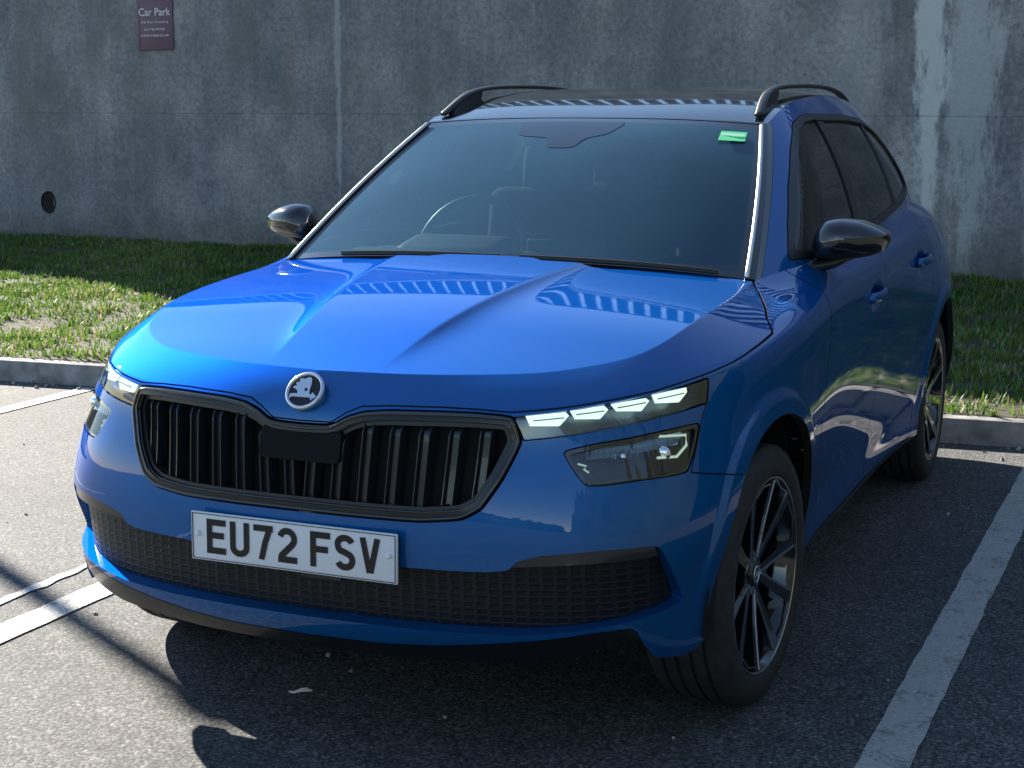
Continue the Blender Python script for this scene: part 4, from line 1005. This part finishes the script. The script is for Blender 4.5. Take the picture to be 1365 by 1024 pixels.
# ------------------------------------------------------------------ wipers
def on_screen(x, row, off):
    G = g['top'][row]; xx = abs(x); k = np.interp(xx, G[:, 0], np.arange(len(G))); i = int(min(k, len(G)-2)); f = k-i; p = G[i]*(1-f)+G[i+1]*f
    return Vector((x, p[1]-off*.5, p[2]+off*.86))
for xs, xe in ((-.50, .02), (.08, .62)):
    pts = [on_screen(xs+(xe-xs)*t, 1, .004) for t in np.linspace(0, 1, 14)]; bm = bmesh.new()
    sweep(bm, pts, [(-.004, -.006), (.004, -.006), (.002, .004), (-.002, .004)]); w = bm_obj('wiper', bm, MT['plastic'], car)
# ------------------------------------------------------------------ underbody, wheel wells, closures
bm = bmesh.new(); box(bm, (0, 1.5, .250), (1.16, 3.4, .03)); box(bm, (0, -.52, .38), (1.0, .04, .20)); bm_obj('underbody', bm, MT['void'], car)
for sg in (-1, 1):
    for cy in (ARC[0], ARR[0]):
        bm = bmesh.new(); n = 40; R = .405; a0 = math.radians(-8); a1 = math.radians(188); vi = []; vo = []
        for i in range(n+1):
            a = a0+(a1-a0)*i/n; vi.append(bm.verts.new((sg*.60, cy+R*math.cos(a), .345+R*math.sin(a)))); vo.append(bm.verts.new((sg*.835, cy+R*math.cos(a), .345+R*math.sin(a))))
        for i in range(n): bm.faces.new((vi[i], vi[i+1], vo[i+1], vo[i]))
        bm.faces.new(vi); bm_obj('wheel_arch_liner', bm, MT['void'], car)
# ------------------------------------------------------------------ wheels
def build_wheel():
    """axle along +X, outer face +X, centre at origin"""
    root = empty('wheel', (0, 0, 0), car)
    bm = bmesh.new()
    P = [(-.098, .238), (-.104, .250), (-.1085, .275), (-.105, .302), (-.094, .317)]
    def grv(x, r): return [(x-.005, r), (x-.0042, r-.008), (x+.0042, r-.008), (x+.005, r)]
    P += [(-.085, .3225)]+grv(-.055, .3245)+grv(-.019, .3255)+grv(.019, .3255)+grv(.055, .3245)+[(.085, .3225), (.094, .3165), (.1035, .303), (.1070, .290), (.1085, .275), (.1082, .266), (.107, .258), (.1045, .2525), (.1035, .2495), (.100, .2475), (.094, .238)]
    lathe_x(bm, P, 120); bm_obj('tyre', bm, MT['tyre'], root, angle=.5)
    # tread sipes as thin shoulder blocks
    tb = bmesh.new()
    for i in range(96):
        a = 2*math.pi*i/96
        for sx in (-1, 1):
            R = Matrix.Rotation(a, 3, 'X') @ Matrix.Rotation(0, 3, 'Y'); vs_ = box(tb, (0, 0, 0), (.022, .012, .004)); bmesh.ops.translate(tb, vec=(sx*.072, 0, .3200), verts=vs_); bmesh.ops.rotate(tb, verts=vs_, matrix=R, cent=(0, 0, 0))
    to = bm_obj('tread_block', tb, MT['tyre'], root); to['kind'] = 'stuff'
    # rim barrel + lip
    bm = bmesh.new(); lathe_x(bm, [(-.09, .238), (-.085, .228), (-.03, .212), (.03, .214), (.075, .227), (.092, .234), (.0995, .240), (.1015, .2455), (.099, .2485), (.094, .248)], 96)
    rim = bm_obj('rim', bm, [MT['gloss_black']], root, angle=.5)
    bm = bmesh.new(); lathe_x(bm, [(.1003, .2400), (.1020, .2420), (.1020, .2450)], 96); bm_obj('rim_edge', bm, MT['machined'], rim)
    # twin spokes: black faces with machined edges
    bb = bmesh.new(); mb = bmesh.new()
    face = lambda r: .066+.030*(r/.225)**1.3          # x of the spoke face
    def bar(bm_, p0, p1, w0, w1, lift, th, mi=0):
        n = 7; rings = []
        for i in range(n):
            t = i/(n-1); y = p0[0]+(p1[0]-p0[0])*t; z = p0[1]+(p1[1]-p0[1])*t; r = math.hypot(y, z); w = w0+(w1-w0)*t
            d = Vector((0, p1[0]-p0[0], p1[1]-p0[1])).normalized(); s = Vector((0, -d.z, d.y)); c = Vector((face(r)+lift, y, z))
            rings.append([bm_.verts.new(c+s*w/2), bm_.verts.new(c-s*w/2), bm_.verts.new(c-s*w/2-Vector((th, 0, 0))), bm_.verts.new(c+s*w/2-Vector((th, 0, 0)))])
        for a, b in zip(rings[:-1], rings[1:]):
            for j in range(4): bm_.faces.new((a[j], a[(j+1) % 4], b[(j+1) % 4], b[j]))
        bm_.faces.new(rings[0]); bm_.faces.new(rings[-1])
    pol = lambda r, a: (r*math.cos(a), r*math.sin(a))
    for k in range(5):
        ac = math.radians(98+72*k)
        for sd in (-1, 1):
            h0 = pol(.040, ac+sd*math.radians(24)); h1 = pol(0.2362, ac+sd*math.radians(17.5))
            bar(bb, h0, h1, .020, .034, 0, .034)
            # machined edges: outer side line, inner side line
            o0 = pol(.052, ac+sd*math.radians(33)); o1 = pol(0.2362, ac+sd*math.radians(21.6)); bar(mb, o0, o1, .0050, .0068, .0012, .004)
            if 1: continue
            i0 = pol(.062, ac+sd*math.radians(12)); i1 = pol(0.2257, ac+sd*math.radians(13.4)); bar(mb, i0, i1, .0030, .0036, .0012, .004)
        # outer bridge of the window between the twin spokes
        e0 = pol(0.2268, ac-math.radians(13.6)); e1 = pol(0.2268, ac+math.radians(13.6)); em = pol(0.2320, ac)
        bar(mb, e0, em, .004, .004, .0010, .004); bar(mb, em, e1, .004, .004, .0010, .004)
        # V at the hub
        ag = ac+math.radians(36)
        v0 = pol(.066, ag); bar(mb, v0, pol(.105, ag-math.radians(11)), .004, .005, .0012, .004); bar(mb, v0, pol(.105, ag+math.radians(11)), .004, .005, .0012, .004)
    lathe_x(bb, [(.04, .062), (.064, .060), (.0685, .050), (.068, .034), (.071, .030)], 48)
    bm_obj('spoke_set', bb, MT['gloss_black'], rim, angle=.4).name = 'spokes'; bm_obj('machined_edge', mb, MT['machined'], rim)
    bm = bmesh.new(); lathe_x(bm, [(.066, .031), (.0735, .030), (.0755, .026), (.0760, .0001)], 32); bm_obj('hub_cap', bm, MT['satin_black'], rim, smooth=True)
    bm = bmesh.new(); lathe_x(bm, [(.0755, .0225), (.0770, .0215), (.0770, .0185), (.0755, .0175)], 32); box(bm, (.0768, 0, 0), (.002, .020, .012), bevel=.0008); bm_obj('hub_badge', bm, MT['badge'], rim)
    for k in range(5):
        bm = bmesh.new(); a = math.radians(98+36+72*k)
        r = bmesh.ops.create_cone(bm, cap_ends=True, segments=6, radius1=.009, radius2=.008, depth=.02); bmesh.ops.rotate(bm, verts=r['verts'], matrix=Matrix.Rotation(math.pi/2, 3, 'Y'), cent=(0, 0, 0)); bmesh.ops.translate(bm, vec=(.060, .050*math.cos(a), .050*math.sin(a)), verts=r['verts'])
        bm_obj('wheel_bolt', bm, MT['trim_metal'], rim)
    bm = bmesh.new(); lathe_x(bm, [(-.03, .05), (-.028, .212), (-.032, .212), (-.034, .05)], 48); bm_obj('light_block_disc', bm, MT['void'], root)  # added disc that stops sunlight leaking through the spokes
    bm = bmesh.new(); lathe_x(bm, [(.0, .06), (.002, .14), (-.02, .14), (-.02, .06)], 64); lathe_x(bm, [(.02, .0001), (.02, .062), (.0, .07)], 32); bm_obj('brake_disc', bm, MT['disc'], root, angle=.5)
    bm = bmesh.new(); box(bm, (-.005, .105, .05), (.07, .07, .15), Matrix.Rotation(.4, 3, 'X'), bevel=.012); bm_obj('brake_caliper', bm, MT['satin_black'], root, angle=.6)
    return root
wheel0 = build_wheel()
def copy_tree(o, parent):
    c = o.copy(); COL.objects.link(c); c.parent = parent
    for ch in list(o.children): copy_tree(ch, c)
    return c
wheel0.location = (.762, 0, .325); wheel0.rotation_euler = (0, 0, -.07)
for x, y, rz in ((.766, 2.651, 0), (-.766, 0, math.pi-.07), (-.766, 2.651, math.pi)):
    w = copy_tree(wheel0, car); w.location = (x, y, .325); w.rotation_euler = (.3*(y > 1), 0, rz)
# flatten the tyre slightly into the road: keep the contact on z=0
# ------------------------------------------------------------------ interior
def soft(name, parts, mat, parent):
    bm = bmesh.new()
    for c, s, r, b in parts: box(bm, c, s, Matrix.Rotation(r, 3, 'X'), bevel=b, seg=3)
    return bm_obj(name, bm, mat, parent, angle=1.0)
soft('dashboard', [((0, .66, .90), (1.36, .50, .22), .06, .06), ((-.36, .80, 1.0), (.36, .20, .10), .2, .045), ((0, .50, .985), (1.30, .42, .05), .10, .02), ((0, .83, .985), (.26, .02, .15), -.2, .01)], MT['dash'], car)
for sg in (-1, 1):
    soft('front_seat', [((sg*.36, 1.35, .58), (.50, .50, .18), .1, .06), ((sg*.36, 1.60, .87), (.48, .14, .62), -.22, .06), ((sg*.36, 1.69, 1.24), (.26, .10, .18), -.15, .045)], MT['fabric'], car)
soft('rear_seat', [((0, 2.2, .60), (1.26, .5, .18), .1, .06), ((0, 2.46, .88), (1.26, .14, .56), -.2, .06), ((-.4, 2.54, 1.20), (.26, .09, .15), -.1, .04), ((.4, 2.54, 1.20), (.26, .09, .15), -.1, .04)], MT['fabric'], car)
bm = bmesh.new(); box(bm, (0, 1.6, .32), (1.5, 2.6, .04)); box(bm, (0, 2.98, .7), (1.3, .04, .76)); box(bm, (0, .42, .68), (1.4, .03, .5)); bm_obj('cabin_floor', bm, MT['void'], car)
bm = bmesh.new(); R = Matrix.Rotation(math.radians(-24), 3, 'X'); ring = [R @ Vector((.185*math.cos(a), 0, .185*math.sin(a))) for a in np.linspace(0, 2*math.pi, 40, endpoint=False)]
cw = Vector((-.36, .93, 1.0)); sweep(bm, [cw+p for p in ring], circ(.015, 10), closed=True, ups=[R @ Vector((0, 1, 0))]*40)
box(bm, cw+Vector((0, -.015, 0)), (.14, .05, .10), bevel=.02); box(bm, cw+Vector((0, 0, 0)), (.34, .015, .035), bevel=.006); bm_obj('steering_wheel', bm, MT['satin_black'], car, smooth=True)
# mirror and camera box behind the screen
soft('interior_mirror', [((-.02, 1.06, 1.325), (.25, .03, .07), .2, .014), ((-.02, 1.05, 1.37), (.03, .04, .06), 0, .008)], MT['satin_black'], car)
bm = bmesh.new()
def wsy(x, z): 
    B = TP[0]; d = (B[:, 0]-x)**2+(B[:, 2]-z)**2; k = B[:, 1] < 1.1; i = np.where(k)[0][d[k].argmin()]; return B[i, 1]
a = [bm.verts.new((x, wsy(x, z)-.012, z)) for x, z in [(.448, 1.392), (.526, 1.388), (.532, 1.362), (.455, 1.366)]]; bm.faces.new(a); st = bm_obj('windscreen_sticker', bm, MT['sticker'], car)
bm = bmesh.new(); a = [bm.verts.new((x, wsy(x, z)-.014, z)) for x, z in [(.452, 1.387), (.522, 1.383), (.524, 1.376), (.454, 1.380)]]; bm.faces.new(a); bm_obj('sticker_print', bm, MT['sticker_w'], st)
# headlining so the cabin is closed above
bm = bmesh.new(); box(bm, (0, 2.0, 1.385), (1.06, 1.7, .03), bevel=.01); bm_obj('headlining', bm, MT['dash'], car)
